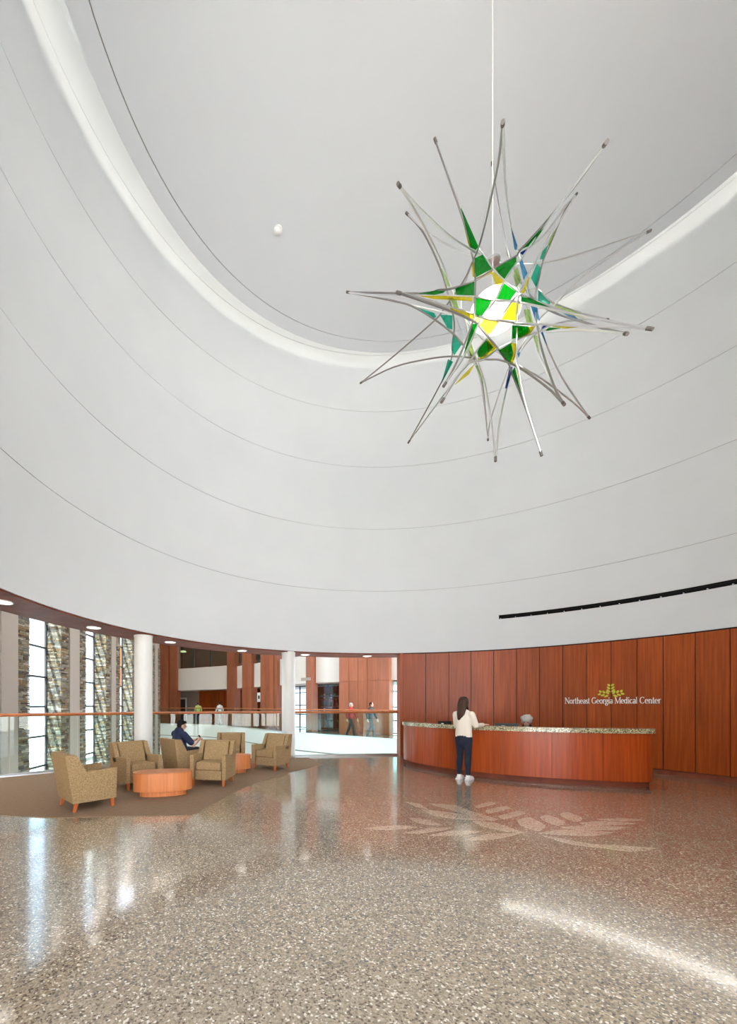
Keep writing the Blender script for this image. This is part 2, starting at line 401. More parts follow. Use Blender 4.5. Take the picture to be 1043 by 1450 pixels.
# ceiling: a round floating disc with a fine ring joint, cove above
ceil = struct('ceiling', 'round flat grey white ceiling disc')
bm = bmesh.new(); bmesh.ops.create_cone(bm, cap_ends=True, segments=120, radius1=5.515, radius2=5.515, depth=.16, matrix=Matrix.Translation((CX, CY, Z_DISC+.08))); obj('ceiling_disc', bm, M_CEIL, ceil)
bm = bmesh.new(); ring_seg(bm, 0, 360, 5.535, 5.86, Z_DISC, Z_DISC+.16, 3); obj('ceiling_rim', bm, M_CEIL, ceil, smooth=40)
bm = bmesh.new(); ring_seg(bm, 0, 360, 5.50, 5.60, Z_DISC+.02, Z_DISC+.15, 3); obj('ring_joint', bm, M_JOINT, ceil, smooth=40)
bm = bmesh.new(); bmesh.ops.create_cone(bm, cap_ends=True, segments=96, radius1=R+.25, radius2=R+.25, depth=.2, matrix=Matrix.Translation((CX, CY, 12.7))); obj('cove_top', bm, M_CEIL, ceil)
bm = bmesh.new(); ring_seg(bm, 0, 360, 5.62, 5.68, Z_DISC+.165, Z_DISC+.19, 4); obj('cove_light_strip', bm, M_LED, ceil)
# entrance window behind the camera (lights the hall)
win = struct('window_1', 'tall curved entrance window with steel mullions')
for i in range(9):
    a = WIN0+(WIN1-WIN0)*i/8
    bm = bmesh.new(); ring_seg(bm, a-.55, a+.55, R+.02, R+.2, 0, Z_LINES[3]); obj('mullion', bm, M_FRAME, win)
for z in (1.0, 2.7, 4.8, 6.6):
    bm = bmesh.new(); ring_seg(bm, WIN0, WIN1, R+.05, R+.17, z-.035, z+.035); obj('transom', bm, M_FRAME, win)

# ---- cherry panelling under the right half of the drum
A_END = drum_angle(570.5)
wr = struct('wall_right', 'red brown cherry panelled wall behind the reception desk')
bm = bmesh.new(); ring_seg(bm, WIN1-360, A_END, R+.03, R+.28, 0, Z_SOFFIT-.0); obj('backing', bm, M_DARKJOINT, wr)
seams = [570.5,602.6,635.3,666.5,698.6,730.9,763.4,796.4,830.2,864.8,901.6,938.6]
ang = [drum_angle(x) for x in seams]
da = (ang[3]-ang[11])/8
while ang[-1]-da > WIN1-360: ang.append(ang[-1]-da)
for a, b in zip(ang, ang[1:]):
    bm = bmesh.new(); ring_seg(bm, b+.055, a-.055, R, R+.035, .11, Z_SOFFIT-.03, 1.0); obj('panel', bm, M_CHERRY, wr, smooth=30)
bb = struct('baseboard_right', 'dark cherry baseboard of the panelled wall')
bm = bmesh.new(); ring_seg(bm, WIN1-360, A_END, R-.012, R+.035, 0, .1); obj('board', bm, M_SOFFIT, bb, smooth=30)
# end of the panelled wall facing the opening
bm = bmesh.new(); ring_seg(bm, A_END, A_END+.7, R-.004, R+.5, 0, Z_SOFFIT-.01); obj('end_panel', bm, M_CHERRY, wr)

# ---- wooden soffit ring round the open side, with its fascia
sof = struct('ceiling_soffit', 'brown wooden soffit ring under the drum')
for k in range(9):
    a0 = A_END+(WIN0-A_END)*k/9; a1 = A_END+(WIN0-A_END)*(k+1)/9
    bm = bmesh.new(); ring_seg(bm, a0+.02, a1-.02, R+.02, R+.8, Z_SOFFIT-.03, Z_SOFFIT-.004, 1.0); obj('soffit_board', bm, M_SOFFIT, sof, smooth=40)
bm = bmesh.new(); ring_seg(bm, A_END, WIN0, R+.78, R+.86, Z_SOFFIT-.03, Z_SOFFIT+1.4); obj('fascia', bm, M_SOFFIT, sof, smooth=40)
bm = bmesh.new(); ring_seg(bm, A_END, WIN0, R+.26, R+.8, Z_SOFFIT-.003, Z_SOFFIT+.06); obj('soffit_backing', bm, M_SOFFIT, sof)
DL = [(174.5, 'round downlight in the brown soffit at its far left end'), (158.5, 'round downlight in the brown soffit above the stone piers'), (141.8, 'round downlight in the brown soffit just right of the near white column'),
      (124, 'round downlight in the brown soffit left of the far white column'), (107.5, 'round downlight in the brown soffit just right of the far white column'), (91.5, 'round downlight in the brown soffit next to the panelled wall end')]
for a, lab in DL:
    p = pol(a, 6.87, Z_SOFFIT-.031)
    d = thing('downlight', lab, 'ceiling light', p, 0, 'downlights in the wooden soffit')
    bm = bmesh.new(); tube(bm, [(.125*math.cos(t), .125*math.sin(t), -.006) for t in [2*PI*i/24 for i in range(25)]], .012, 6, False); obj('trim_ring', bm, M_WHITE, d, smooth=True)
    bm = bmesh.new(); cyl(bm, (0,0,-.008), .115, .014); obj('lens', bm, M_SPOT, d)

# ---- round white columns
for i, (px, y, lab) in enumerate([(203, 8.42, 'round white column behind the tan armchairs, the nearer and thicker one'), (408.2, 11.12, 'round white column at the glass railing, the farther and thinner one')]):
    x = (px-PX0)/FPX*y
    c = struct('column', lab); c.location = (x, y, 0)
    bm = bmesh.new(); cyl(bm, (0,0,.0), .188, Z_SOFFIT-.06, 40); obj('shaft', bm, M_COLUMN, c, smooth=40)
    bm = bmesh.new(); cyl(bm, (0,0,Z_SOFFIT-.06), .196, .05, 40); obj('collar', bm, M_WHITE, c, smooth=40)
    bm = bmesh.new(); cyl(bm, (0,0,0), .2, .07, 40); obj('base_ring', bm, M_STEEL, c, smooth=40)

# ---- glass railing along the atrium edge
HR = 1.31
def railing(path, name, label, seg_len, zcap, capw, z0=0.0, curb=.0):
    t = thing(name, label, 'railing', (path[0].x, path[0].y, z0))
    L = [0]
    for a, b in zip(path, path[1:]): L.append(L[-1]+(b-a).length)
    def P(s):
        for i in range(len(L)-1):
            if s <= L[i+1]+1e-9:
                k = (s-L[i])/(L[i+1]-L[i]); return path[i].lerp(path[i+1], k)
        return path[-1]
    n = max(1, round(L[-1]/seg_len))
    for i in range(n):
        s0 = L[-1]*i/n+.01; s1 = L[-1]*(i+1)/n-.01
        pts = [P(s0+(s1-s0)*k/4) for k in range(5)]
        bm = bmesh.new(); strip_wall(bm, pts, z0+.02, z0+zcap-.03, .014); obj('glass_panel', bm, M_PANE, t, world=True)
    pts = [Vector((p.x, p.y, z0+zcap)) for p in path]
    bm = bmesh.new(); tube(bm, pts, capw, 10); obj('handrail', bm, M_RAILWOOD, t, smooth=50, world=True)
    bm = bmesh.new(); strip_wall(bm, path, z0, z0+.055, .05); obj('base_channel', bm, M_STEEL, t, world=True)
    return t
railing(RAIL, 'glass_railing', 'near glass railing with round wooden handrail along the lounge and hall edge', 1.35, HR-.02, .036)

# ---- opposite walkway across the atrium
WALK = [Vector((v.x, v.y)) for v in catmull([(-14, 31.6, 0), (-9.9, 31.4, 0), (-5.4, 29.6, 0), (-2.75, 26.6, 0), (.33, 21.9, 0), (1.1, 20.75, 0), (3.2, 18.75, 0), (5.3, 16.6, 0), (7.8, 14.6, 0)], 4)]
def offset(path, d):
    out = []
    for i, p in enumerate(path):
        t = (path[min(i+1, len(path)-1)]-path[max(i-1, 0)]).normalized(); out.append(p+Vector((-t.y, t.x))*d)
    return out
wk = struct('floor_walkway', 'opposite walkway across the atrium')
bm = bmesh.new(); strip_wall(bm, offset(WALK, .06), -.4, -.004, 7.0); obj('slab', bm, M_FLOOR, wk)
fa = struct('wall_walkway', 'white fascia band below the opposite walkway')
bm = bmesh.new(); strip_wall(bm, WALK, -.85, 0, .08); obj('upper_band', bm, M_WHITE, fa, smooth=30)
bm = bmesh.new(); strip_wall(bm, offset(WALK, .04), -.91, -.85, .04); obj('reveal', bm, M_JOINT, fa)
bm = bmesh.new(); strip_wall(bm, WALK, -4.4, -.91, .08); obj('lower_band', bm, M_WHITE, fa, smooth=30)
railing(offset(WALK, .09), 'glass_railing', 'far glass railing with thin wooden handrail on the opposite walkway', 2.6, 1.27, .03)

# ---- building behind the walkway
BK = [(150, 36.2), (217, 35), (250, 34), (321, 31), (345, 28.6), (375, 26.5), (400, 24.8), (425, 23.5), (440, 22.5), (475, 21.5), (535, 20.3), (570, 19.4), (620, 18.2)]
def bk(px):
    for (a, ya), (b, yb) in zip(BK, BK[1:]):
        if px <= b: break
    Y = ya+(yb-ya)*(px-a)/(b-a)
    return Vector(((px-PX0)/FPX*Y, Y))
def bk_out(px):
    t = (bk(px+4)-bk(px-4)).normalized(); return Vector((-t.y, t.x))
def bk_at(px, off):
    """the point of the line parallel to the back wall, off metres behind it, that stands where column px looks"""
    x = px
    for _ in range(8):
        p = bk(x)+bk_out(x)*off; x += px-(PX0+FPX*p.x/p.y)
    return bk(x)+bk_out(x)*off
def bk_path(a, b, off=0.0, n=None):
    n = n or max(1, int((b-a)/12))
    return [bk_at(a+(b-a)*i/n, off) for i in range(n+1)]
def slab_on_bk(name, a, b, z0, z1, off, thick, m, parent, n=None, label=None):
    bm = bmesh.new(); strip_wall(bm, bk_path(a, b, off, n), z0, z1, thick); return obj(name, bm, m, parent, label=label)
ws = struct('wall_gallery', 'white balcony band of the upper gallery between the wooden piers')
for a, b in ((234, 241), (251, 321), (331, 343), (356, 369), (391, 433), (448, 481), (552, 600)):
    slab_on_bk('balcony_band', a-1, b+1, 2.76, 4.42 if a > 300 else 4.62, .05, .25, M_CREAM, ws)
ug = struct('floor_gallery', 'upper gallery floor')
slab_on_bk('slab', 160, 612, 2.8, 3.1, .3, 6.0, M_CREAM, ug)
slab_on_bk('roof_slab', 160, 612, 7.6, 7.9, -.2, 6.4, M_CREAM, ug)
# wooden piers
def pier(name, label, a, b, d=.55, seams=(), hseams=(), z1=7.6):
    t = thing(name, label, 'wooden pier', (*bk((a+b)/2), 0), 0, 'wooden piers across the atrium')
    cuts = [a]+list(seams)+[b]; zs = [0]+list(hseams)+[z1]
    path = bk_path(a, b, -d+.03, 3)
    bm = bmesh.new(); strip_wall(bm, path, 0, z1, d+.3); obj('core', bm, M_PIERWOOD, t, world=True)
    for p, q in zip(cuts, cuts[1:]):
        for u, v in zip(zs, zs[1:]):
            k = (q-p)*.02
            bm = bmesh.new(); strip_wall(bm, bk_path(p+k, q-k, -d, 2), u+.012, v-.012, .035); obj('panel', bm, M_PIERWOOD, t, world=True)
pier('wooden_pier', 'narrow wooden pier beside the white balcony band, behind the reading man', 240, 250.5, d=.15, hseams=(2.8, 4.6))
pier('wooden_pier', 'narrow wooden pier behind the far tan armchairs, left of the two close together', 321, 332, d=.2, hseams=(2.8, 4.6))
pier('wooden_pier', 'wooden pier with dark right side, second of the close pair', 342.5, 356, d=.2, hseams=(2.8, 4.6), seams=(349,))
pier('wooden_pier', 'wide wooden pier with a dark vertical gap, left of the far white column', 368.5, 387.2, d=.2, seams=(375, 381), hseams=(2.8,))
pier('wooden_pier', 'thin wooden post beside the wide pier near the far column', 388.2, 391.8, d=.2)
pier('wooden_pier', 'narrow wooden pier right of the far white column beside the shop', 432.8, 441, d=.36, hseams=(2.8,))
pier('wooden_wall_block', 'broad wooden wall block of staggered panels beside the panelled wall', 480, 551, d=.22, seams=(494, 506.5, 519.5, 534.7), hseams=(2.75,))
pier('wooden_wall_block', 'dark cherry wall block behind the near white column', 196, 238.3, d=.2, seams=(210, 224), hseams=(2.8, 4.6))
# rooms behind: back walls, ceilings and what is in them
rooms = struct('wall_rooms', 'back walls of the rooms behind the walkway')
slab_on_bk('room_wall', 160, 282, 0, 2.8, 3.2, .2, M_TAN, rooms)
slab_on_bk('room_wall', 282, 405, 0, 2.8, 2.8, .2, M_CHERRY, rooms)
slab_on_bk('room_wall', 440, 552, 0, 2.8, 4.2, .2, M_CHERRY, rooms)
slab_on_bk('room_wall', 160, 330, 3.1, 7.6, 3.6, .2, M_CHERRY, rooms)
slab_on_bk('room_wall', 330, 480, 3.1, 7.6, 2.2, .2, mat('grey_blue_wall', lin(110,124,128), .6), rooms)
slab_on_bk('room_wall', 480, 612, 3.1, 7.6, 1.2, .2, M_CREAM, rooms)
for x in (283, 290, 297, 304, 311):
    bm = bmesh.new(); strip_wall(bm, bk_path(x, x+6.6, 2.72, 1), 0.02, 2.74, .05); obj('wood_panel', bm, M_CHERRY, rooms)
# gallery glazing: posts, dark panes
gg = struct('window_2', 'dark glazing of the upper gallery')
for a, b in ((251, 321), (331, 343), (356, 369)):
    n = 3 if b-a > 30 else 1
    for i in range(n):
        p = a+(b-a)*i/n; q = a+(b-a)*(i+1)/n
        slab_on_bk('pane', p+.4, q-.4, 4.66, 7.4, .18, .02, M_TEAL, gg, 2)
        slab_on_bk('frame', q-.4, q+.4, 4.45, 7.5, .15, .08, M_FRAME, gg, 1)
for x, z, lab in ((259, 6.3, 'amber ceiling lamp in the dim upper gallery beside the first wooden pier'), (306, 6.2, 'amber ceiling lamp in the dim upper gallery near the close pair of piers')):
    p = bk_at(x, 1.6); t = thing('gallery_lamp', lab, 'ceiling light', (p.x, p.y, z), 0, 'lamps of the upper gallery')
    bm = bmesh.new(); cyl(bm, (0,0,0), .32, .12, 20, .22); obj('lamp_shade', bm, lamp_mat('amber_lamp', (1,.72,.35,1), .5), t)
    bm = bmesh.new(); tube(bm, [(0,0,.12), (0,0,7.6-z)], .02, 6); obj('stem', bm, M_FRAME, t)
# door in the dim room
dr = struct('door_1', 'pale framed door in the dim room under the gallery')
slab_on_bk('door_leaf', 254, 262, 0, 2.05, 3.1, .05, M_FRAME, dr, 1)
for a, b, z0, z1 in ((252.6, 254, 0, 2.15), (262, 263.4, 0, 2.15), (252.6, 263.4, 2.05, 2.2)): slab_on_bk('door_frame', a, b, z0, z1, 3.05, .08, M_CREAM, dr, 1)
# glazed screens to the daylight
def screen(name, label, a, b, z1, off, mull, trans, m, out=0):
    s = struct(name, label)
    xs = [a+(b-a)*i/mull for i in range(mull+1)]
    for p, q in zip(xs, xs[1:]):
        zs = [0]+trans+[z1]
        for u, v in zip(zs, zs[1:]): slab_on_bk('pane', p+.15, q-.15, u+.02, v-.02, off+.02, .015, m, s, 1)
    for x in xs: slab_on_bk('mullion', x-.35, x+.35, 0, z1, off, .07, M_FRAME, s, 1)
    for z in [.05]+trans+[z1-.04]: slab_on_bk('transom', a, b, z-.03, z+.03, off, .06, M_FRAME, s, 2)
screen('window_3', 'clear glazed screen right of the far white column', 414, 434, 2.76, 1.4, 2, [.9, 1.5, 2.3], M_WINDOW)
screen('window_4', 'teal glass screen beside the panelled wall end', 552, 600, 2.78, .4, 3, [.7, 1.4, 2.2], M_TEAL)
screen('window_5', 'shop front glass beside the narrow pier', 448, 480, 2.7, .3, 2, [2.0], M_WINDOW)

# frosted glazing of the unseen skylight, added for soft atrium light
def frosted():
    m = bpy.data.materials.new('added_frosted_skylight'); m.use_nodes = True; n, l = m.node_tree.nodes, m.node_tree.links; n.clear()
    o = n.new('ShaderNodeOutputMaterial'); t = n.new('ShaderNodeBsdfTranslucent'); t.inputs['Color'].default_value = (.31,.325,.34,1); l.new(t.outputs[0], o.inputs['Surface']); return m
# small direction sign on the room wall
t = thing('direction_sign', 'small square white sign with a dark symbol beside the wide pier', 'sign', (*(bk(366)+bk_out(366)*.5), 1.75))
bm = bmesh.new(); strip_wall(bm, bk_path(364, 368.4, -.02, 1), 1.72, 2.36, .04); obj('sign_plate', bm, M_WHITE, t, world=True)
bm = bmesh.new(); strip_wall(bm, bk_path(365.3, 367.2, -.03, 1), 1.92, 2.16, .02); obj('sign_symbol', bm, M_BLACK, t, world=True)
t = thing('gallery_sign', 'thin grey bracket sign on the pier right of the far column', 'sign', (*(bk(431)-bk_out(431)*.8), 2.9))
bm = bmesh.new(); strip_wall(bm, bk_path(428, 439, -.78, 1), 2.86, 3.02, .05); obj('sign_board', bm, M_TAN, t, world=True)

# shop shelves and their goods
sh = thing('shop_shelf', 'dark wooden shop shelf full of goods behind the shop front', 'shelf', (*bk_at(466, 2.2), 0))
for z in (.02, .5, .95, 1.4, 1.85): 
    bm = bmesh.new(); strip_wall(bm, bk_path(453, 480, 2.0, 2), z, z+.04, .45); obj('shelf_board', bm, M_RAILWOOD, sh, world=True)
for x in (453, 462, 471, 479.6):
    bm = bmesh.new(); strip_wall(bm, bk_path(x, x+.5, 2.0, 1), 0, 2.0, .45); obj('upright', bm, M_DESK, sh, world=True)
goods = [('teal', (60,140,140)), ('cream', (226,208,170)), ('amber', (214,150,60)), ('red', (170,52,40)), ('green', (70,120,70)), ('white', (230,230,226))]
gm = {k: mat(k+'_goods', lin(*c), .5) for k, c in goods}
gi = 0
for zi, z in enumerate((.99, 1.44, 1.89)):
    for xi, x in enumerate((455.6, 459.6, 464.8, 468.6, 473.6, 477.4)):
        k = goods[(gi*5+zi) % 6][0]; gi += 1
        p = bk_at(x, 2.2); h = .2+.12*((gi*7) % 3)/2
        bm = bmesh.new()
        if gi % 3 == 0:
            tube(bm, [(0,0,0), (0,0,h*.55), (0,0,h*.7), (0,0,h*.78), (0,0,h)], [.045, .05, .04, .02, .02], 12); kind = 'vase'
        else:
            box(bm, (0,0,h/2), (.10, .10, h)); bevel_all(bm, .01, 1); kind = 'gift_box'
        o = obj(kind, bm, gm[k]); o.location = (p.x, p.y, z+.001)
        row = ('middle', 'upper', 'top')[zi]; pl = ('first', 'second', 'third', 'fourth', 'fifth', 'sixth')[xi]
        tag(o, f'small {k} {kind.replace("_"," ")}, {pl} from the pier on the {row} shop shelf', 'goods', 'goods on the shop shelf')

# ---- stone piers and windows of the outer facade at the left
wl = struct('wall_left', 'solid end of the outer facade, added out of view to block the sun')
bm = bmesh.new(); box(bm, (-8.0, -3.5, 5), (.5, 26, 16)); obj('facade_sun_block', bm, M_TAN, wl)  # unseen wall put in to keep the sun out of the hall
def stone_pier(y0, y1, label):
    t = thing('stone_pier', label, 'stone pier', (-7.4, (y0+y1)/2, -4.5), 0, 'stone piers of the outer facade')
    bm = bmesh.new(); box(bm, (-7.285, (y0+y1)/2, 1.5), (.53, y1-y0-.06, 12)); obj('core', bm, M_TAN, t, world=True)
    bm = bmesh.new(); col = bm.loops.layers.color.new('stone')
    def course(axis, c0, c1, fixed, zlo, zhi):
        z = zlo
        while z < zhi:
            h = random.uniform(.035, .075); p = c0
            while p < c1-.001:
                L = min(random.uniform(.10, .36), c1-p)
                if c1-p-L < .06: L = c1-p
                d = random.uniform(.010, .028)
                if axis == 'x': v = box(bm, (p+L/2, fixed-d/2+.03, z+h/2), (L-.008, d+.06, h-.008))
                else: v = box(bm, (fixed+d/2-.03, p+L/2, z+h/2), (d+.06, L-.008, h-.008))
                g = random.uniform(.78, 1.04); tint = random.choice(((188,182,170),(196,188,172),(176,172,166),(190,174,150),(164,152,138),(206,201,192)))
                c = [x*g for x in lin(*tint)[:3]]+[1]
                for f in {f for q in v for f in q.link_faces}:
                    for lp in f.loops: lp[col] = c
                p += L
            z += h
    course('x', -7.55, -7.0, y0, -1.6, 4.9)
    course('y', y0, y0+.42, -7.0, -1.6, 4.9)
    course('y', y1-.55, y1, -7.0, -1.6, 4.9)
    obj('stone_cladding', bm, M_STONE, t, world=True, kind='stuff')
    bm = bmesh.new(); box(bm, (-7.0, (y0+y1)/2-.05, 1.5), (.1, y1-y0-1.0, 12)); obj('tan_panel', bm, M_TAN, t, world=True)
PIERS = [(9.55, 11.2, 'stone pier left of the nearest armchair back'), (12.9, 14.55, 'stone pier behind the nearest tan armchair, with a broad tan panel'), (16.3, 17.75, 'stone pier with narrow tan panel left of the near white column'), (19.3, 20.75, 'stone pier half hidden behind the near white column'), (22.4, 23.9, 'farthest stone pier, behind the near white column')]
for a, b, lab in PIERS: stone_pier(a, b, lab)
wf = struct('window_6', 'tall outer windows between the stone piers')
ys = [p[1] for p in PIERS[:-1]]; ye = [p[0] for p in PIERS[1:]]
for a, b in list(zip(ys, ye)):
    for z0 in [-1.4+.95*i for i in range(9)]:
        bm = bmesh.new(); box(bm, (-7.50, (a+b)/2, z0+.475), (.02, b-a-.08, .93)); obj('pane', bm, M_WINDOW, wf)
        bm = bmesh.new(); box(bm, (-7.5, (a+b)/2, z0), (.08, b-a, .06)); obj('transom', bm, M_FRAME, wf)
    for y in (a+.03, b-.03):
        bm = bmesh.new(); box(bm, (-7.5, y, 2.9), (.06, .05, 8.7)); obj('mullion', bm, M_FRAME, wf)
    bm = bmesh.new(); box(bm, (-7.5, (a+b)/2, -3), (.5, b-a, 3.1)); obj('sill_wall', bm, M_SILLDARK, wf)
    bm = bmesh.new(); box(bm, (-7.35, (a+b)/2, -1.42), (.75, b-a-.02, .12)); obj('sill', bm, M_SILL, wf)
# unseen canopy behind the camera, added to keep sun out of the tall window
cn_ = struct('roof_sunshade', 'unseen canopy added outside the hall to block the sun')
bm = bmesh.new(); ring_seg(bm, WIN0-22, WIN1+22, R+.27, R+9.5, 8.5, 8.8, 4); obj('sunshade_slab', bm, M_WHITE, cn_)
# ---- atrium shell: far wall, right wall and unseen roof with an added skylight
sh2 = struct('wall_atrium', 'outer shell of the atrium')
bm = bmesh.new(); strip_wall(bm, [(-7.8, 24), (-12.8, 34), (-13, 40)], -4.5, 10, .4); obj('side_wall', bm, M_CREAM, sh2)
rf = struct('ceiling_atrium', 'unseen atrium roof with an added long skylight')
bm = bmesh.new(); box(bm, (3, 19.5, 9.2), (10, 16, .02)); obj('skylight', bm, frosted(), rf)  # unseen source put in to light the atrium
bm = bmesh.new(); box(bm, (-4.9, 25, 9.2), (5.8, 24, .25)); obj('roof_slab', bm, M_CREAM, rf)
bm = bmesh.new(); box(bm, (-11, 32, 9.2), (6.4, 16, .25)); obj('roof_slab', bm, M_CREAM, rf)  # unseen slab added to keep sun off the far gallery band
bm = bmesh.new(); box(bm, (-5.85, 5, 9.2), (3.9, 16, .25)); obj('roof_slab', bm, M_CREAM, rf)  # unseen slab added beside the drum to stop sun patches in the lounge
bm = bmesh.new(); box(bm, (6, 34, 9.2), (16, 14, .25)); obj('roof_slab', bm, M_CREAM, rf)
bm = bmesh.new(); box(bm, (12, 20, 9.2), (8, 14, .25)); obj('roof_slab', bm, M_CREAM, rf)

# ================================================================== RECEPTION DESK
DESK = [(3.66, 11.0), (3.36, 10.3), (3.32, 9.85), (3.50, 9.25), (3.93, 8.5), (4.53, 7.93), (5.2, 7.53), (5.85, 7.28), (6.38, 7.13), (6.76, 7.12), (6.96, 7.26), (7.05, 7.52), (7.07, 7.95)]
DP = [Vector((v.x, v.y)) for v in catmull([(x, y, 0) for x, y in DESK], 6)]
desk = thing('reception_desk', 'long curved red brown wooden reception desk with speckled stone counter', 'desk', (5.2, 7.9, 0))
def dpart(name, pts, off, z0, z1, th, m, smooth=30): 
    bm = bmesh.new(); strip_wall(bm, offset(pts, off), z0, z1, th); return obj(name, bm, m, desk, smooth=smooth, world=True)
dpart('toe_kick', DP, .05, 0, .12, .04, M_SOFFIT)
L = [0]
for a, b in zip(DP, DP[1:]): L.append(L[-1]+(b-a).length)
cuts = [.3, 1.55, 2.6, 3.55, 4.4, 5.2, L[-1]]
def cut_path(s0, s1):
    out = []
    for s in [s0+(s1-s0)*k/14 for k in range(15)]:
        for i in range(len(L)-1):
            if s <= L[i+1]+1e-9: break
        out.append(DP[i].lerp(DP[i+1], (s-L[i])/(L[i+1]-L[i])))
    return out
dpart('backing', DP, .022, .1, .99, .04, M_DARKJOINT)
for a, b in zip([0]+cuts, cuts): dpart('front_panel', cut_path(a+.002, b-.002), 0, .105, .985, .025, M_DESK)
dpart('counter', DP[:-8], -.035, .985, 1.07, .36, M_GRANITE)
dpart('work_surface', DP[14:52], .36, .72, .755, .62, M_DESK)
dpart('inner_panel', DP[14:52], .93, .02, .72, .03, M_DESK)
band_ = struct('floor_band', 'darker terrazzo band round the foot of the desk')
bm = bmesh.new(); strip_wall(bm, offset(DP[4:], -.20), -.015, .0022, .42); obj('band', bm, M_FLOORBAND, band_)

def monitor(px, Y, wdt, top, label, rz):
    u = (px-PX0)/FPX
    t = thing('monitor', label, 'monitor', (u*Y, Y, .755), rz, 'monitors behind the reception counter')
    h = .30
    bm = bmesh.new(); box(bm, (0, 0, top-.755-h/2), (wdt, .035, h)); bevel_all(bm, .008); scr = obj('screen', bm, M_BLACK, t)
    bm = bmesh.new(); box(bm, (0, .019, top-.755-h/2), (wdt-.03, .004, h-.03)); obj('display', bm, M_FRAME, scr)
    bm = bmesh.new(); box(bm, (0, 0.02, (top-.755-h)/2+.05), (.05, .03, top-.755-h+.1)); obj('stand', bm, M_BLACK, t)
    bm = bmesh.new(); cyl(bm, (0, .02, 0), .1, .012, 20); obj('foot', bm, M_BLACK, t)
    bm = bmesh.new(); box(bm, (-wdt*.15, -.02, top-.755-.075), (wdt*.16, .006, .05)); obj('rear_tag', bm, M_WHITE, scr)
monitor(629.5, 9.0, .30, 1.135, 'small dark monitor behind the counter left of the standing woman', -.75)
monitor(717, 8.35, .44, 1.115, 'wide dark monitor behind the counter between the standing woman and the receptionist', -.5)

# wall lettering and emblem over the desk, built letter by letter
def stroke(bm, pts, widths, M, depth=.018):
    pts = [Vector((p[0], p[1])) for p in pts]
    if isinstance(widths, (int, float)): widths = [widths]*len(pts)
    rows = []
    for i, p in enumerate(pts):
        d = (pts[min(i+1, len(pts)-1)]-pts[max(i-1, 0)]).normalized(); nn = Vector((-d.y, d.x))*widths[i]/2
        rows.append([bm.verts.new(M @ Vector((q.x, z, q.y))) for z in (0, -depth) for q in (p+nn, p-nn)])
    for a, b in zip(rows, rows[1:]):
        for i, j in ((0,1),(1,3),(3,2),(2,0)): bm.faces.new((a[i], a[j], b[j], b[i]))
    for r in (rows[0], rows[-1]): bm.faces.new((r[0], r[1], r[3], r[2]))
TK, TN = .15, .06       # thick and thin strokes, cap height 1
def serif(x, y, w=.3): return ([(x-w/2, y), (x+w/2, y)], TN)
def arc(cx, cy, rx, ry, a0, a1, thick=(TN, TK), n=14):
    P, W = [], []
    for i in range(n+1):
        a = math.radians(a0+(a1-a0)*i/n); P.append((cx+rx*math.cos(a), cy+ry*math.sin(a))); W.append(thick[0]+(thick[1]-thick[0])*abs(math.cos(a)))
    return (P, W)
def V_(x, y0, y1, t=TK): return ([(x, y0), (x, y1)], t)
X = .66  # x-height
GL = {
 'N': ([V_(.16,0,1,TN), V_(.86,0,1,TN), ([(.14,1),(.88,0)], TK*1.1), serif(.16,.03,.3), serif(.86,.97,.3), serif(.1,.97,.2)], 1.02),
 'o': ([arc(.32,X/2,.25,X/2-.03,0,360)], .64),
 'r': ([V_(.16,0,X), serif(.16,.03,.3), serif(.1,X-.03,.14), arc(.36,X-.22,.18,.2,150,50,(TN,TK))], .48),
 't': ([V_(.17,.1,.9), ([(.03,X-.03),(.36,X-.03)],TN), arc(.29,.13,.12,.1,180,320,(TN,TK))], .40),
 'h': ([V_(.16,0,1), serif(.16,.03,.3), serif(.1,.97,.14), arc(.36,X-.25,.2,.22,170,0,(TN,TK)), V_(.56,0,X-.22), serif(.56,.03,.28)], .72),
 'e': ([arc(.3,X/2,.24,X/2-.03,0,310), ([(.08,X/2+.02),(.54,X/2+.02)],TN)], .60),
 'a': ([V_(.46,.06,X-.16), arc(.28,X-.2,.18,.17,0,150,(TN,TK)), arc(.26,.18,.18,.15,60,330,(TN,TK)), ([(.44,.08),(.56,.03)],TN)], .58),
 's': ([arc(.22,X-.17,.14,.14,30,240,(TN,TK)), ([(.13,X-.27),(.33,.27)],TK), arc(.22,.17,.16,.14,60,-150,(TN,TK))], .44),
 'G': ([arc(.5,.5,.42,.47,50,325), V_(.84,.08,.42), serif(.82,.43,.32), ([(.76,.82),(.8,.96)],TN)], 1.0),
 'g': ([arc(.28,.42,.2,.2,0,360), arc(.28,-.12,.24,.15,0,360), ([(.2,.2),(.12,.1),(.28,.03)],TN), ([(.44,.56),(.56,.62)],TN)], .60),
 'i': ([V_(.16,0,X), serif(.16,.03,.28), serif(.1,X-.03,.14), ([(.16,.82),(.16,.96)],TK)], .33),
 'M': ([V_(.14,0,1,TN), V_(1.04,0,1), ([(.14,1),(.58,.05)],TK), ([(.58,.05),(1.02,1)],TN), serif(.14,.03,.28), serif(1.04,.03,.3), serif(.1,.97,.2), serif(1.08,.97,.2)], 1.2),
 'd': ([arc(.29,X/2,.22,X/2-.03,0,360), V_(.53,0,1), serif(.47,.97,.14), serif(.59,.03,.14)], .70),
 'c': ([arc(.3,X/2,.24,X/2-.03,50,310)], .56),
 'l': ([V_(.16,0,1), serif(.16,.03,.28), serif(.1,.97,.14)], .33),
 'C': ([arc(.5,.5,.42,.47,45,315), ([(.8,.8),(.82,.98)],TN)], .94),
 'n': ([V_(.16,0,X), serif(.16,.03,.28), serif(.1,X-.03,.14), arc(.36,X-.25,.2,.22,170,0,(TN,TK)), V_(.56,0,X-.22), serif(.56,.03,.28)], .72),
}
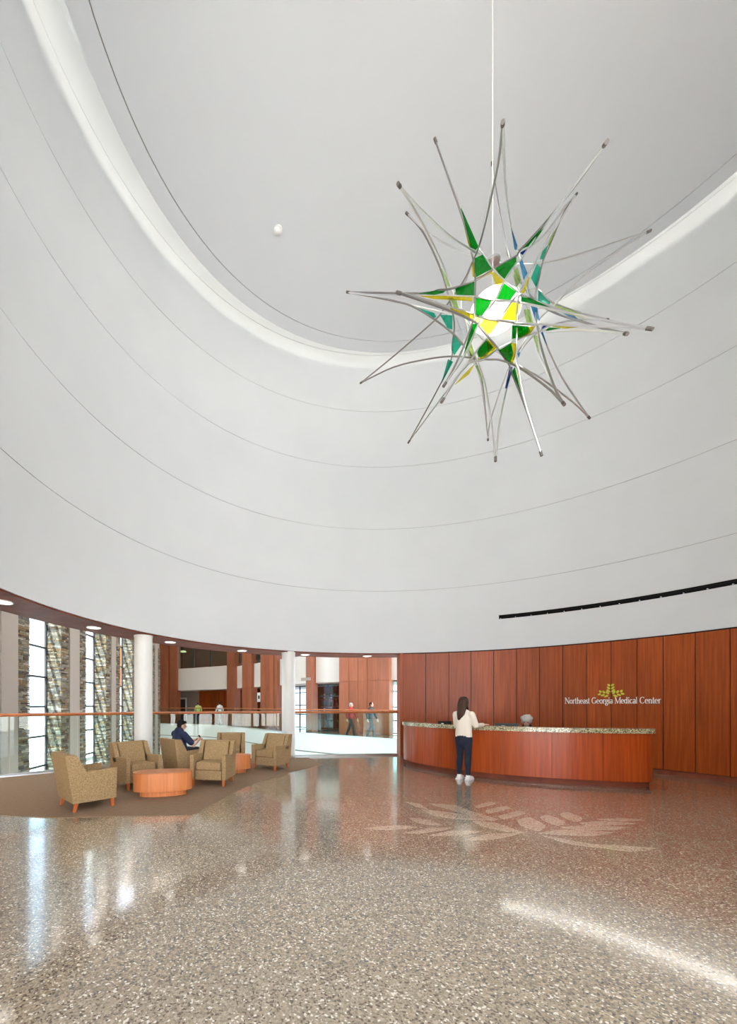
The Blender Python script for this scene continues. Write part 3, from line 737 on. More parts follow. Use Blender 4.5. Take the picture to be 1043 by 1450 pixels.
def wall_frame(px, y):
    """matrix on the panelled wall (x along the wall to the right, y into it, z up) at image column px"""
    a = drum_angle(px); p = pol(a, R-.002); t = math.radians(a)
    n_out = Vector((math.cos(t), math.sin(t), 0)); right = Vector((math.sin(t), -math.cos(t), 0))
    M = Matrix((( right.x, n_out.x, 0, p.x), (right.y, n_out.y, 0, p.y), (0, 0, 1, EYE+(PYH-y)/FPX*p.y), (0,0,0,1)))
    return M
TXT = 'Northeast Georgia Medical Center'
a0, a1 = drum_angle(799.5), drum_angle(935.5)
tot = sum(GL[c][1] if c != ' ' else .36 for c in TXT)
sgn = thing('wall_lettering', 'white serif lettering Northeast Georgia Medical Center on the panelled wall', 'sign', pol((a0+a1)/2, R-.02, 2.04))
arc_len = math.radians(a0-a1)*R; k = arc_len/tot; x = 0
for c in TXT:
    if c == ' ': x += .36; continue
    S, wd = GL[c]; a = a0+(a1-a0)*(x+wd/2)/tot
    p = pol(a, R-.003); t = math.radians(a); n_out = Vector((math.cos(t), math.sin(t), 0)); right = Vector((math.sin(t), -math.cos(t), 0))
    zb = 1.535
    H = .148
    M = Matrix(((right.x*k, n_out.x, 0, p.x-right.x*k*wd/2), (right.y*k, n_out.y, 0, p.y-right.y*k*wd/2), (0, 0, H, zb), (0,0,0,1)))
    bm = bmesh.new()
    for P_, W_ in S: stroke(bm, P_, W_, M)
    obj('letter', bm, M_SIGNWHITE, sgn, world=True); x += wd
emb = thing('wall_emblem', 'lime green leaf emblem above the white wall lettering', 'sign', pol(drum_angle(864.5), R-.02, 1.75))
M = wall_frame(864.5, 984.5)
def leaf(bm, x, z, ang, ln, wd):
    P = [Vector((0, 0)), Vector((ln*.3, wd/2)), Vector((ln*.75, wd*.42)), Vector((ln, 0)), Vector((ln*.7, -wd*.36)), Vector((ln*.25, -wd*.4))]
    c, s = math.cos(ang), math.sin(ang); P = [Vector((x+p.x*c-p.y*s, z+p.x*s+p.y*c)) for p in P]
    A = [bm.verts.new(M @ Vector((p.x, 0, p.y))) for p in P]; B = [bm.verts.new(M @ Vector((p.x, -.02, p.y))) for p in P]
    bm.faces.new(A); bm.faces.new(B[::-1])
    for i in range(6): bm.faces.new((A[i], A[(i+1) % 6], B[(i+1) % 6], B[i]))
u_ = .0165     # metres per emblem pixel
for axis in (90, 163, 17):
    for k_ in range(3):
        for sd in (-1, 1):
            ca, sa = math.cos(math.radians(axis)), math.sin(math.radians(axis))
            q = (2.4+k_*4.3)*u_
            bm = bmesh.new(); leaf(bm, ca*q-sa*sd*.008, sa*q+ca*sd*.008+.03*(axis == 90), math.radians(axis+sd*44), .098-.012*k_, .05)
            obj('leaf', bm, M_SIGNGREEN, emb, world=True)

# dark linear slot with its little lamps in the lowest plaster band
sl = thing('slot_light', 'long black linear light slot in the curved white wall above the desk', 'light', pol((SL0+SL1)/2, R+.1, 3.88))
bm = bmesh.new(); ring_seg(bm, SL0, SL1, R+.22, R+.25, 3.8, 4.12, 1.5); ring_seg(bm, SL0, SL1, R+.05, R+.22, 4.09, 4.12, 1.5); obj('housing', bm, M_SLOTBLACK, sl, world=True)
bm = bmesh.new(); ring_seg(bm, SL0, SL1, R+.01, R+.2, 3.826, 3.836, 1.5); obj('lower_lip', bm, M_SLOTBLACK, sl, world=True)
bm = bmesh.new(); ring_seg(bm, SL0, SL1, R+.01, R+.05, 3.924, 3.934, 1.5); obj('upper_lip', bm, M_SLOTBLACK, sl, world=True)
bm = bmesh.new(); ring_seg(bm, SL0+.5, SL1-.5, R+.2, R+.215, 3.978, 4.088, 1.5); obj('lamp_strip', bm, M_SLOTLAMP, sl, world=True)
for i in range(19):
    a = SL1-.35-i*(SL1-SL0-.7)/18
    bm = bmesh.new(); ring_seg(bm, a-.05, a+.05, R+.05, R+.13, 3.84, 3.862); obj('lamp_clip', bm, M_STEEL, sl, world=True)

# ceiling detector
p = at(393.5, 325.5, 8.02)
dt = thing('ceiling_detector', 'small round white detector on the grey white ceiling', 'detector', (p.x, p.y, Z_DISC))
bm = bmesh.new(); cyl(bm, (0,0,-.03), .085, .03, 28); obj('base', bm, mat('detector_base', lin(250,250,250), .9, spec=.1), dt, smooth=40)
bm = bmesh.new(); ball(bm, (0,0,-.032), (.06,.06,.035), 16); obj('dome', bm, mat('detector_white', lin(250,250,250), .9, spec=.1), dt, smooth=True)

# ================================================================== HANGING STAR
SCN = Vector((2.779, 4.97, 6.4805))
star = thing('star_chandelier', 'large hanging star of curved steel rods with green, yellow and blue glass panels', 'light sculpture', SCN)
STAR_RODS=[[[-1.731,0.72,0.99],[-0.917,0.076,0.298],[-0.757,-0.083,0.173],[-0.653,-0.191,0.074],[-0.472,-0.418,-0.074],[-0.213,-0.332,0.155],[0.233,-0.05,0.635],[0.224,-0.133,0.604],[0.189,-0.639,0.329],[0.056,-1.218,-0.062],[-0.267,-1.98,-0.709]],
[[-0.818,-0.145,1.95],[-0.511,-0.094,1.245],[-0.257,-0.058,0.758],[-0.179,-0.05,0.665],[-0.213,-0.332,0.155],[-0.167,-0.475,-0.129],[-0.041,-0.497,-0.264],[0.054,-0.477,-0.319],[0.578,-0.136,-0.074],[1.248,0.262,0.201],[1.955,0.639,0.515]],
[[-0.267,-1.98,-0.709],[0.181,-0.724,0.263],[0.252,-0.287,0.488],[0.283,-0.05,0.577],[0.233,-0.05,0.543],[-0.174,-0.487,-0.155],[-0.337,-0.605,-0.485],[-0.447,-0.608,-0.623],[-0.501,-0.557,-0.708],[-0.644,-0.652,-1.015],[-0.778,-0.737,-1.277],[-1.017,-0.868,-1.645]],
[[-0.818,-0.145,1.95],[-0.457,-0.085,1.072],[-0.362,-0.066,0.779],[-0.296,-0.05,0.538],[-0.465,-0.416,-0.066],[-0.535,-0.541,-0.406],[-0.545,-0.562,-0.591],[-0.554,-0.525,-0.665],[-0.612,-0.572,-0.81],[-0.754,-0.683,-1.138],[-0.888,-0.781,-1.412],[-1.017,-0.868,-1.645]],
[[-1.731,0.72,0.99],[-1.208,0.264,0.443],[-0.797,-0.18,-0.003],[-0.551,-0.518,-0.362],[-0.377,-0.603,-0.483],[-0.142,-0.573,-0.467],[0.019,-0.51,-0.422],[0.195,-0.672,-0.648],[0.282,-0.761,-0.771],[0.466,-0.975,-1.056],[0.694,-1.329,-1.499]],
[[-1.569,-1.092,-0.917],[-1.279,-0.905,-0.777],[-0.898,-0.675,-0.634],[-0.602,-0.509,-0.525],[-0.455,-0.597,-0.681],[-0.283,-0.604,-0.714],[-0.049,-0.532,-0.672],[0.111,-0.663,-0.812],[0.257,-0.796,-0.949],[0.538,-1.104,-1.265],[0.694,-1.329,-1.499]],
[[-1.569,-1.092,-0.917],[-1.217,-0.89,-0.803],[-0.828,-0.682,-0.701],[-0.549,-0.538,-0.657],[-0.499,-0.552,-0.718],[-0.37,-0.516,-0.814],[-0.19,-0.393,-0.835],[0.141,-0.05,-0.721],[0.151,-0.071,-0.811],[0.238,-0.2,-1.33],[0.318,-0.388,-2.06]],
[[0.447,-1.354,-1.569],[0.536,-0.953,-1.16],[0.57,-0.564,-0.781],[0.553,-0.172,-0.425],[0.537,-0.05,-0.303],[0.005,-0.422,-0.762],[-0.19,-0.393,-0.835],[-0.404,-0.475,-1.033],[-0.603,-0.543,-1.136],[-0.78,-0.63,-1.376],[-0.989,-0.75,-1.719]],
[[1.184,0.215,1.746],[0.895,0.09,1.371],[0.55,-0.112,0.72],[0.332,-0.246,0.309],[0.125,-0.366,-0.039],[-0.044,-0.534,-0.416],[-0.064,-0.547,-0.643],[-0.002,-0.443,-0.753],[-0.001,-0.432,-1.024],[0.031,-0.428,-1.114],[0.103,-0.414,-1.445],[0.318,-0.388,-2.06]],
[[1.184,0.215,1.746],[0.979,0.163,1.434],[0.741,0.08,0.916],[0.624,0.039,0.663],[0.553,0.0,0.416],[0.522,0.0,0.268],[0.508,0.0,0.045],[0.352,-0.308,-0.66],[0.213,-0.742,-1.546],[0.179,-0.936,-1.894]],
[[1.184,0.215,1.746],[0.854,0.157,1.321],[0.616,0.114,1.015],[0.34,0.075,0.809],[0.162,0.05,0.675],[-0.002,0.05,0.676],[-0.116,0.05,0.73],[-0.363,-0.128,0.62],[-0.773,-0.445,0.413],[-1.301,-0.944,0.101],[-1.639,-1.334,-0.171]],
[[-1.639,-1.334,-0.171],[-1.275,-0.906,0.019],[-1.011,-0.605,0.094],[-0.786,-0.352,0.118],[-0.653,-0.19,0.111],[-0.483,0.0,0.09],[-0.381,0.0,-0.132],[-0.322,0.0,-0.37],[-0.27,-0.048,-0.629],[-0.199,-0.127,-1.041],[-0.172,-0.259,-1.732],[-0.181,-0.328,-2.087]],
[[-0.956,0.482,1.83],[-0.774,0.362,1.422],[-0.63,0.186,0.772],[-0.576,0.05,0.275],[-0.377,0.308,0.15],[-0.273,0.602,0.129],[-0.201,0.785,0.099],[-0.2,1.162,0.031],[-0.394,2.064,-0.279]],
[[-0.956,0.482,1.83],[-0.714,0.32,1.355],[-0.457,0.168,0.992],[-0.26,0.05,0.738],[0.033,0.074,0.699],[0.412,0.05,0.646],[0.651,0.035,0.651],[0.986,0.013,0.706],[1.897,-0.048,0.946]],
[[1.897,-0.048,0.946],[1.219,0.116,0.581],[0.885,0.209,0.276],[0.727,0.249,0.146],[0.523,0.297,-0.155],[0.606,0.782,-0.111],[0.797,1.572,-0.245],[0.92,1.875,-0.363]],
[[-0.974,-1.848,-0.361],[-0.699,-1.294,0.066],[-0.425,-0.586,0.45],[-0.306,-0.179,0.589],[-0.275,0.05,0.65],[-0.274,0.296,0.671],[-0.391,0.571,0.616],[-0.481,0.728,0.578],[-0.923,1.213,0.499],[-1.347,1.589,0.394]],
[[-0.974,-1.848,-0.361],[-0.474,-1.026,0.282],[-0.025,-0.362,0.63],[0.278,0.0,0.764],[0.38,0.0,0.458],[0.448,0.0,0.061],[0.556,0.0,-0.186],[0.812,0.2,-0.325],[1.203,0.457,-0.519],[1.809,0.784,-0.778]],
[[0.06,0.181,2.111],[0.078,0.137,1.64],[0.14,0.088,1.132],[0.205,0.05,0.748],[0.514,0.41,0.826],[0.711,0.458,0.424],[0.56,0.102,-0.244],[0.447,-0.158,-0.703],[0.281,-0.648,-1.479],[0.179,-0.936,-1.894]],
[[-1.347,1.589,0.394],[-0.979,1.027,0.168],[-0.675,0.479,-0.19],[-0.495,0.05,-0.532],[-0.104,0.05,-0.57],[-0.004,-0.107,-0.716],[0.097,-0.322,-0.993],[0.177,-0.671,-1.499],[0.179,-0.936,-1.894]],
[[-0.181,-0.328,-2.087],[-0.058,-0.201,-1.528],[0.111,-0.082,-0.988],[0.262,0.0,-0.614],[0.386,0.0,-0.417],[0.571,0.0,-0.247],[0.988,0.209,0.056],[1.516,0.45,0.334],[1.955,0.639,0.515]],
[[0.92,1.875,-0.363],[0.477,1.163,-0.288],[0.044,0.506,-0.338],[-0.329,0.05,-0.466],[-0.281,0.373,0.163],[-0.377,0.414,0.357],[-0.899,0.537,0.619],[-1.731,0.72,0.99]],
[[-1.731,0.72,0.99],[-1.138,0.497,0.635],[-0.908,0.402,0.463],[-0.661,0.281,0.169],[-0.446,0.157,-0.155],[-0.328,0.183,-0.255],[-0.064,0.455,-0.184],[0.323,0.928,-0.16],[0.92,1.875,-0.363]],
[[-0.394,2.064,-0.279],[-0.142,1.536,-0.048],[-0.018,1.21,0.045],[0.096,0.838,0.103],[0.179,0.499,0.107],[0.54,0.591,0.592],[0.661,0.42,0.673],[0.632,0.133,0.408],[0.88,0.25,0.369],[1.46,0.468,0.431],[1.955,0.639,0.515]],
[[-0.989,-0.75,-1.719],[-0.76,-0.651,-1.349],[-0.598,-0.591,-1.133],[-0.516,-0.557,-0.996],[-0.38,-0.508,-0.813],[-0.26,-0.611,-0.654],[-0.144,-0.576,-0.483],[0.063,-0.439,-0.188],[0.191,-0.35,0.063],[0.528,-0.144,0.654],[1.184,0.215,1.746]],
[[0.447,-1.354,-1.569],[0.579,-0.933,-1.114],[0.652,-0.605,-0.736],[0.706,-0.067,-0.093],[0.724,0.355,0.499],[0.528,0.362,0.794],[0.312,0.305,1.205],[0.154,0.234,1.729],[0.06,0.181,2.111]],
[[1.809,0.784,-0.778],[1.434,0.598,-0.695],[0.779,0.277,-0.633],[0.325,0.05,-0.644],[0.143,0.446,-0.01],[-0.19,0.463,0.415],[-0.217,0.365,0.7],[-0.066,0.305,1.158],[0.041,0.241,1.645],[0.06,0.181,2.111]]]
STAR_PANELS=[["G",[[-0.264,-0.007,0.653],[-0.167,-0.028,0.676],[-0.224,-0.326,0.169],[-0.435,-0.357,0.034]]],
["G",[[-0.185,-0.333,0.161],[0.237,-0.042,0.644],[0.242,-0.035,0.568],[-0.16,-0.475,-0.129]]],
["Y",[[-0.453,-0.395,-0.021],[-0.214,-0.334,0.146],[-0.24,-0.354,0.09],[-0.467,-0.42,-0.084]]],
["Y",[[-0.241,-0.356,0.086],[-0.211,-0.379,0.067],[-0.179,-0.483,-0.151],[-0.241,-0.531,-0.237],[-0.29,-0.52,-0.219]]],
["G",[[-0.609,-0.224,0.04],[-0.472,-0.418,-0.074],[-0.531,-0.534,-0.378],[-0.641,-0.325,-0.147]]],
["G",[[-0.177,-0.492,-0.182],[-0.041,-0.496,-0.284],[-0.157,-0.574,-0.46],[-0.337,-0.604,-0.478]]],
["G",[[-0.535,-0.541,-0.406],[-0.377,-0.603,-0.483],[-0.435,-0.61,-0.612],[-0.485,-0.576,-0.66],[-0.545,-0.561,-0.59]]],
["Y",[[-0.144,-0.576,-0.489],[-0.015,-0.522,-0.441],[-0.047,-0.539,-0.651],[-0.265,-0.598,-0.694]]],
["Y",[[-0.455,-0.597,-0.68],[-0.292,-0.597,-0.708],[-0.363,-0.515,-0.8],[-0.5,-0.553,-0.733]]],
["G",[[0.011,-0.501,-0.351],[0.117,-0.412,-0.244],[0.311,-0.567,-0.542],[0.217,-0.565,-0.519],[0.002,-0.516,-0.421]]],
["G",[[-0.105,-0.534,-0.701],[0.041,-0.585,-0.763],[0.291,-0.23,-0.474],[0.21,-0.276,-0.575],[-0.052,-0.433,-0.758]]],
["Y",[[0.047,-0.585,-0.77],[0.252,-0.389,-0.568],[0.292,-0.194,-0.499],[0.002,-0.425,-0.758],[0.209,-0.278,-0.58],[0.291,-0.23,-0.474]]],
["G",[[-0.165,-0.373,-0.837],[-0.063,-0.44,-0.814],[-0.037,-0.432,-0.926],[0.124,-0.104,-0.753]]],
["Y",[[-0.06,-0.44,-0.807],[-0.009,-0.433,-0.814],[0.082,-0.295,-0.789],[0.118,-0.163,-0.805],[0.128,-0.102,-0.752],[-0.034,-0.432,-0.926]]],
["G",[[-0.403,-0.512,-0.832],[-0.272,-0.438,-0.861],[-0.317,-0.364,-0.894],[-0.271,-0.11,-0.683],[-0.474,-0.477,-0.952]]],
["Y",[[-0.38,-0.509,-0.829],[-0.211,-0.405,-0.831],[-0.392,-0.452,-1.014],[-0.261,-0.119,-0.699],[-0.315,-0.36,-0.893],[-0.262,-0.425,-0.849]]],
["G",[[-0.556,-0.528,-0.674],[-0.505,-0.551,-0.703],[-0.587,-0.363,-0.921]]],
["Y",[[-0.869,-0.675,-0.651],[-0.564,-0.373,-0.389],[-0.524,-0.547,-0.611],[-0.558,-0.533,-0.658],[-0.691,-0.523,-0.58]]],
["L",[[-0.523,-0.55,-0.62],[-0.446,-0.605,-0.635],[-0.485,-0.552,-0.704],[-0.542,-0.535,-0.663]]],
["G",[[-0.504,-0.094,1.244],[-0.278,-0.127,0.664],[-0.299,-0.098,0.655],[-0.345,-0.077,0.708]]],
["Y",[[-0.469,-0.05,1.228],[-0.362,-0.067,0.805],[-0.345,-0.077,0.708],[-0.381,-0.076,0.766]]],
["Y",[[-0.281,-0.006,0.63],[-0.442,-0.365,0.023],[-0.45,-0.328,0.077],[-0.276,0.047,0.647]]],
["G",[[0.262,-0.05,0.706],[0.189,-0.639,0.329],[0.194,-0.775,0.262],[0.262,-0.314,0.469],[0.242,-0.238,0.53]]],
["N",[[0.332,0.028,0.767],[0.518,0.1,0.932],[0.451,0.089,0.852],[0.361,0.028,0.738]]],
["B",[[-0.019,-0.362,0.629],[0.249,-0.047,0.768],[0.252,-0.019,0.742],[0.23,-0.019,0.756]]],
["B",[[0.286,-0.022,0.609],[0.309,-0.043,0.6],[0.26,-0.222,0.23],[0.19,-0.265,0.1]]],
["L",[[0.169,0.139,1.179],[0.245,0.09,0.794],[0.223,0.117,0.825]]],
["L",[[0.414,0.321,0.842],[0.352,0.12,0.679],[0.558,0.367,0.767],[0.541,0.453,0.781]]],
["T",[[0.678,0.011,0.85],[0.627,0.042,0.696],[0.503,-0.087,0.549],[0.525,-0.107,0.626]]],
["T",[[0.466,-0.089,0.49],[0.586,0.026,0.575],[0.576,0.077,0.366],[0.237,-0.332,0.055]]],
["L",[[0.847,0.104,1.167],[0.74,0.079,0.914],[0.647,-0.024,0.809],[0.68,-0.049,0.895]]],
["Y",[[-0.014,-0.497,-0.294],[0.215,-0.303,0.1],[0.234,-0.305,0.085],[0.115,-0.395,-0.188]]],
["T",[[0.613,0.105,0.37],[0.861,0.246,0.365],[0.81,0.186,0.252],[0.681,0.207,0.324]]],
["L",[[0.884,0.207,0.274],[0.975,0.263,0.331],[1.405,0.42,0.376],[1.238,0.317,0.282]]],
["B",[[0.426,-0.03,0.033],[0.441,-0.129,-0.083],[0.616,0.085,-0.032],[0.499,-0.03,-0.192]]],
["B",[[0.879,0.06,0.035],[1.192,0.255,0.186],[1.309,0.341,0.228],[1.168,0.269,0.174]]],
["N",[[0.575,-0.012,-0.24],[0.623,0.022,-0.159],[0.877,0.15,-0.018],[0.725,0.074,-0.133]]],
["G",[[0.58,-0.064,-0.314],[0.488,-0.267,-0.471],[0.446,-0.516,-0.714]]],
["Y",[[0.198,-0.743,-0.912],[0.446,-0.868,-1.031],[0.545,-0.46,-0.661]]],
["L",[[0.669,0.482,0.499],[0.528,0.152,0.168],[0.666,0.288,0.115],[0.683,0.448,0.27]]],
["L",[[0.481,0.005,-0.321],[0.501,-0.038,-0.346],[0.453,-0.158,-0.71]]],
["B",[[0.558,-0.026,-0.302],[0.583,-0.025,-0.293],[0.793,0.185,-0.304]]],
["T",[[-0.907,0.404,0.465],[-0.586,0.466,0.435],[-0.532,0.528,0.44],[-0.64,0.378,0.283]]],
["T",[[-0.435,0.626,0.566],[-0.407,0.303,0.237],[-0.406,0.305,0.056],[-0.515,0.2,-0.026]]],
["T",[[-0.371,0.361,0.037],[-0.339,0.177,-0.26],[-0.373,0.318,-0.276],[-0.248,0.678,0.122]]],
["T",[[-0.379,0.49,-0.18],[-0.16,0.83,0.079],[-0.189,1.162,0.031]]],
["L",[[-0.729,-0.117,0.405],[-0.635,-0.187,0.097],[-0.629,-0.06,0.249]]],
["L",[[-0.528,0.092,0.255],[-0.519,-0.041,0.108],[-0.54,-0.177,-0.156],[-0.691,-0.381,-0.345]]],
["G",[[-0.965,-0.008,0.21],[-0.655,-0.12,0.152],[-0.697,-0.099,0.124],[-0.805,-0.078,0.121]]],
["Y",[[-1.128,-0.516,-0.351],[-0.721,-0.271,-0.097],[-0.557,-0.523,-0.382],[-0.565,-0.541,-0.431],[-0.724,-0.278,-0.144],[-0.999,-0.557,-0.424]]],
["L",[[-0.496,-0.293,-0.677],[-0.446,-0.272,-0.643],[-0.262,-0.006,-0.584],[-0.28,0.079,-0.492]]],
["L",[[-0.071,0.354,-0.393],[-0.161,0.074,-0.618],[0.159,0.581,-0.447]]],
["Y",[[-0.813,-0.667,-1.474],[-0.626,-0.59,-1.245],[-0.466,-0.392,-1.021],[-0.361,-0.05,-0.844]]],
["G",[[-0.831,-0.66,-1.445],[-0.524,-0.413,-0.976],[-0.611,-0.559,-1.157]]],
["N",[[0.156,-0.035,-0.746],[0.178,-0.069,-0.767],[0.078,-0.109,-1.077],[0.068,-0.097,-1.051]]],
["G",[[0.194,-0.042,-0.794],[0.089,-0.257,-0.936],[0.2,-0.209,-1.207],[0.18,-0.162,-1.054]]],
["Y",[[0.056,-0.342,-1.009],[0.141,-0.353,-1.416],[0.08,-0.388,-1.301]]],
["B",[[0.277,-0.003,-0.548],[0.38,0.079,-0.387],[0.23,-0.107,-0.69]]]]

caps = {}
for i, P in enumerate(STAR_RODS):
    pts = catmull(P, 4); r = .0105
    bm = bmesh.new(); tube(bm, pts, r, 8); ro = obj('steel_rod', bm, M_STEEL if i % 3 else M_GUN, star, smooth=50)
    for q, s in ((P[0], P[1]), (P[-1], P[-2])): caps.setdefault(tuple(round(c, 2) for c in q), []).append((Vector(q), (Vector(q)-Vector(s)).normalized(), ro))
for key, L_ in caps.items():
    q = L_[0][0]; d = sum((v for _, v, _r in L_), Vector()).normalized()
    bm = bmesh.new(); tube(bm, [q-d*.04, q+d*.02], .0155, 12); obj('end_cap', bm, M_CAP, L_[0][2], smooth=50)
PM = {'G': M_DGREEN, 'Y': M_YELLOW, 'L': M_LIME, 'T': M_TEALART, 'B': M_BLUE, 'N': M_NAVY}
for c, P in STAR_PANELS:
    P = [Vector(p) for p in P]; n = Vector()
    cc = sum(P, Vector())/len(P)
    for i in range(len(P)): n += (P[i]-cc).cross(P[(i+1) % len(P)]-cc)
    n.normalize(); n *= .003
    bm = bmesh.new(); A = [bm.verts.new(p+n) for p in P]; B = [bm.verts.new(p-n) for p in P]; ca, cb = bm.verts.new(cc+n), bm.verts.new(cc-n)
    for i in range(len(P)):
        j = (i+1) % len(P); bm.faces.new((ca, A[i], A[j])); bm.faces.new((cb, B[j], B[i])); bm.faces.new((A[i], B[i], B[j], A[j]))
    obj('glass_panel', bm, PM[c], star)
bm = bmesh.new(); ball(bm, (0,0,0), (.30, .24, .235), 40); obj('globe', bm, M_GLOBE, star, smooth=True)
top = Z_DISC-SCN.z
bm = bmesh.new(); tube(bm, [(-.035, 0, .24), (-.035, 0, top)], .0065, 8); obj('cable', bm, M_WHITE, star)
bm = bmesh.new(); cyl(bm, (-.035, 0, top-.05), .07, .05); obj('ceiling_canopy', bm, M_WHITE, star)
bm = bmesh.new(); cyl(bm, (-.035, 0, .60), .085, .028); obj('hanger_plate', bm, M_STEEL, star)

# ================================================================== LOUNGE
def armchair():
    t = thing('armchair', '', 'armchair', (0,0,0), 0, 'tan woven armchairs in the lounge')
    W, D = .70, .60; y1 = .30; y0 = -.30
    bm = bmesh.new(); box(bm, (0, .0, .205), (W-.2, D-.04, .17)); bevel_all(bm, .012); sb = obj('seat_base', bm, M_FABRIC, t, smooth=40)
    bm = bmesh.new(); box(bm, (0, .045, .365), (W-.225, D-.13, .145)); bevel_all(bm, .035, 3)
    for v in bm.verts:
        if v.co.z > .4: v.co.z += .022*max(0, 1-(v.co.x/.24)**2)*max(0, 1-((v.co.y-.04)/.26)**2)
    obj('seat_cushion', bm, M_FABRIC, t, smooth=40)
    # outer back, leaning, with wings; a little wider at the top
    bm = bmesh.new()
    hexa(bm, [(-W/2, y0-.0, .125), (W/2, y0-.0, .125), (W/2, y0+.12, .125), (-W/2, y0+.12, .125), (-W/2+.005, y0-.10, .80), (W/2-.005, y0-.10, .80), (W/2-.005, y0-.0, .80), (-W/2+.005, y0-.0, .80)])
    bevel_all(bm, .018); obj('back', bm, M_FABRIC, t, smooth=40)
    for s in (-1, 1):
        a, b = (W/2-.085, W/2-.003) if s > 0 else (-W/2+.003, -W/2+.085)
        bm = bmesh.new()
        hexa(bm, [(a, y0+.06, .45), (b, y0+.06, .45), (b, y0+.24, .45), (a, y0+.24, .45), (a, y0-.06, .795), (b, y0-.06, .795), (b, y0+.05, .795), (a, y0+.05, .795)])
        bevel_all(bm, .012); obj('back_wing', bm, M_FABRIC, t, smooth=40)
        bm = bmesh.new()
        hexa(bm, [(a, y0+.015, .125), (b, y0+.015, .125), (b, y1, .125), (a, y1, .125), (a, y0-.03, .545), (b, y0-.03, .545), (b, y1+.01, .575), (a, y1+.01, .575)])
        bevel_all(bm, .018); obj('arm', bm, M_FABRIC, t, smooth=40)
        for (lx, ly, o) in ((s*(W/2-.06), y1-.05, .012), (s*(W/2-.06), y0+.06, -.03)):
            bm = bmesh.new(); q = .026; q2 = .018
            hexa(bm, [(lx-q2, ly-q2+o, 0), (lx+q2, ly-q2+o, 0), (lx+q2, ly+q2+o, 0), (lx-q2, ly+q2+o, 0), (lx-q, ly-q, .128), (lx+q, ly-q, .128), (lx+q, ly+q, .128), (lx-q, ly+q, .128)])
            obj('leg', bm, M_LEG, t)
    bm = bmesh.new()
    hexa(bm, [(-.245, y0+.10, .43), (.245, y0+.10, .43), (.24, y0+.215, .43), (-.24, y0+.215, .43), (-.245, y0-.02, .785), (.245, y0-.02, .785), (.24, y0+.075, .785), (-.24, y0+.075, .785)])
    bevel_all(bm, .03, 3); obj('back_cushion', bm, M_FABRIC, t, smooth=40)
    bm = bmesh.new(); tube(bm, [(-.245, y1-.018, .128), (.245, y1-.018, .128)], .008, 6); obj('front_piping', bm, M_FABRIC, sb)
    return t
def heading(dx, dy): return math.atan2(-dx, dy)
proto = armchair()
CH = [(-2.80, 5.86, .717, .697, 'nearest tan armchair, seen from behind, cut by the left picture edge beside the carpet border'),
      (-2.56, 7.28, .72, -.69, 'tan armchair in front of the near white column, behind the big oval table'),
      (-1.93, 8.35, .75, .66, 'tan armchair seen from behind with the reading man in it'),
      (-1.18, 7.49, -.18, -.98, 'tan armchair facing forward just right of the big oval table'),
      (-1.09, 9.62, .06, -1, 'tan armchair partly hidden behind another, at the small far oval table'),
      (-.10, 9.28, -.56, -.83, 'tan armchair standing free at the carpet edge before the far white column')]
for i, (x, y, dx, dy, lab) in enumerate(CH):
    o = proto if i == 0 else copy_tree(proto)
    o.location = (x, y, .008); o.rotation_euler.z = heading(dx, dy); o['label'] = lab
def oval_table(x, y, rz, label, a=.475, b=.235):
    t = thing('coffee_table', label, 'table', (x, y, .008), rz, 'oval wooden coffee tables')
    def oval(a, b, z0, z1, bev):
        bm = bmesh.new(); P = [(a*math.copysign(abs(math.cos(q))**.8, math.cos(q)), b*math.copysign(abs(math.sin(q))**.8, math.sin(q))) for q in [2*PI*k/56 for k in range(56)]]
        prism(bm, P, z0, z1); return bm
    obj('plinth', oval(a*.79, b*.72, 0, .09, 0), M_TABLE, t, smooth=30)
    obj('drum_body', oval(a, b, .09, .372, 0), M_TABLE, t, smooth=30)
    obj('top', oval(a+.004, b+.004, .372, .392, 0), M_TABLE, t, smooth=30)
oval_table(-1.865, 6.57, .27, 'large oval orange brown wooden coffee table between the near armchairs')
oval_table(-1.02, 8.74, .1, 'small looking oval wooden coffee table beyond, half hidden by an armchair')

# ================================================================== PEOPLE
M_SKIN = mat('skin', lin(214,168,142), .5); M_HAIRBROWN = mat('brown_hair', lin(66,44,32), .55, spec=.3); M_HAIRBLACK = mat('black_hair', lin(26,21,20), .75, spec=.2)
M_HAIRGREY = mat('grey_hair', lin(186,182,176), .6)
M_SWEATER = mat('cream_knit', lin(240,228,214), .9); M_NAVY_CLOTH = mat('navy_cloth', lin(28,34,52), .85); M_NAVYSHIRT = mat('navy_shirt', lin(32,42,72), .85)
M_SHOE = mat('white_shoe', lin(236,236,236), .5); M_DARKSHOE = mat('dark_shoe', lin(34,30,30), .5); M_SOCK = mat('white_sock', lin(240,240,238), .9)
M_EYE = mat('eye', lin(40,30,26), .2)
def fuse(o, voxel, smooth=6):
    m = o.modifiers.new('fuse', 'REMESH'); m.mode = 'VOXEL'; m.voxel_size = voxel; m.use_smooth_shade = True
    if smooth:
        s = o.modifiers.new('soften', 'SMOOTH'); s.iterations = smooth; s.factor = .5
    return o
def head(bm, c, T, s=1.0):
    """skull, jaw, nose, ears; T turns the head about c"""
    M = Matrix.Translation(c) @ T @ Matrix.Scale(s, 4)
    ball(bm, (0, -.012, .03), (.076, .095, .088), 20, M); ball(bm, (0, .02, -.035), (.058, .068, .078), 18, M)
    ball(bm, (0, .05, -.085), (.03, .026, .022), 12, M)
    limb(bm, [M @ Vector((0, .078, .012)), M @ Vector((0, .098, -.022))], [.011*s, .016*s], 8)
    ball(bm, (0, .078, -.052), (.026, .014, .012), 10, M)
    for e in (-1, 1): ball(bm, (e*.078, -.008, -.008), (.012, .022, .032), 10, M)
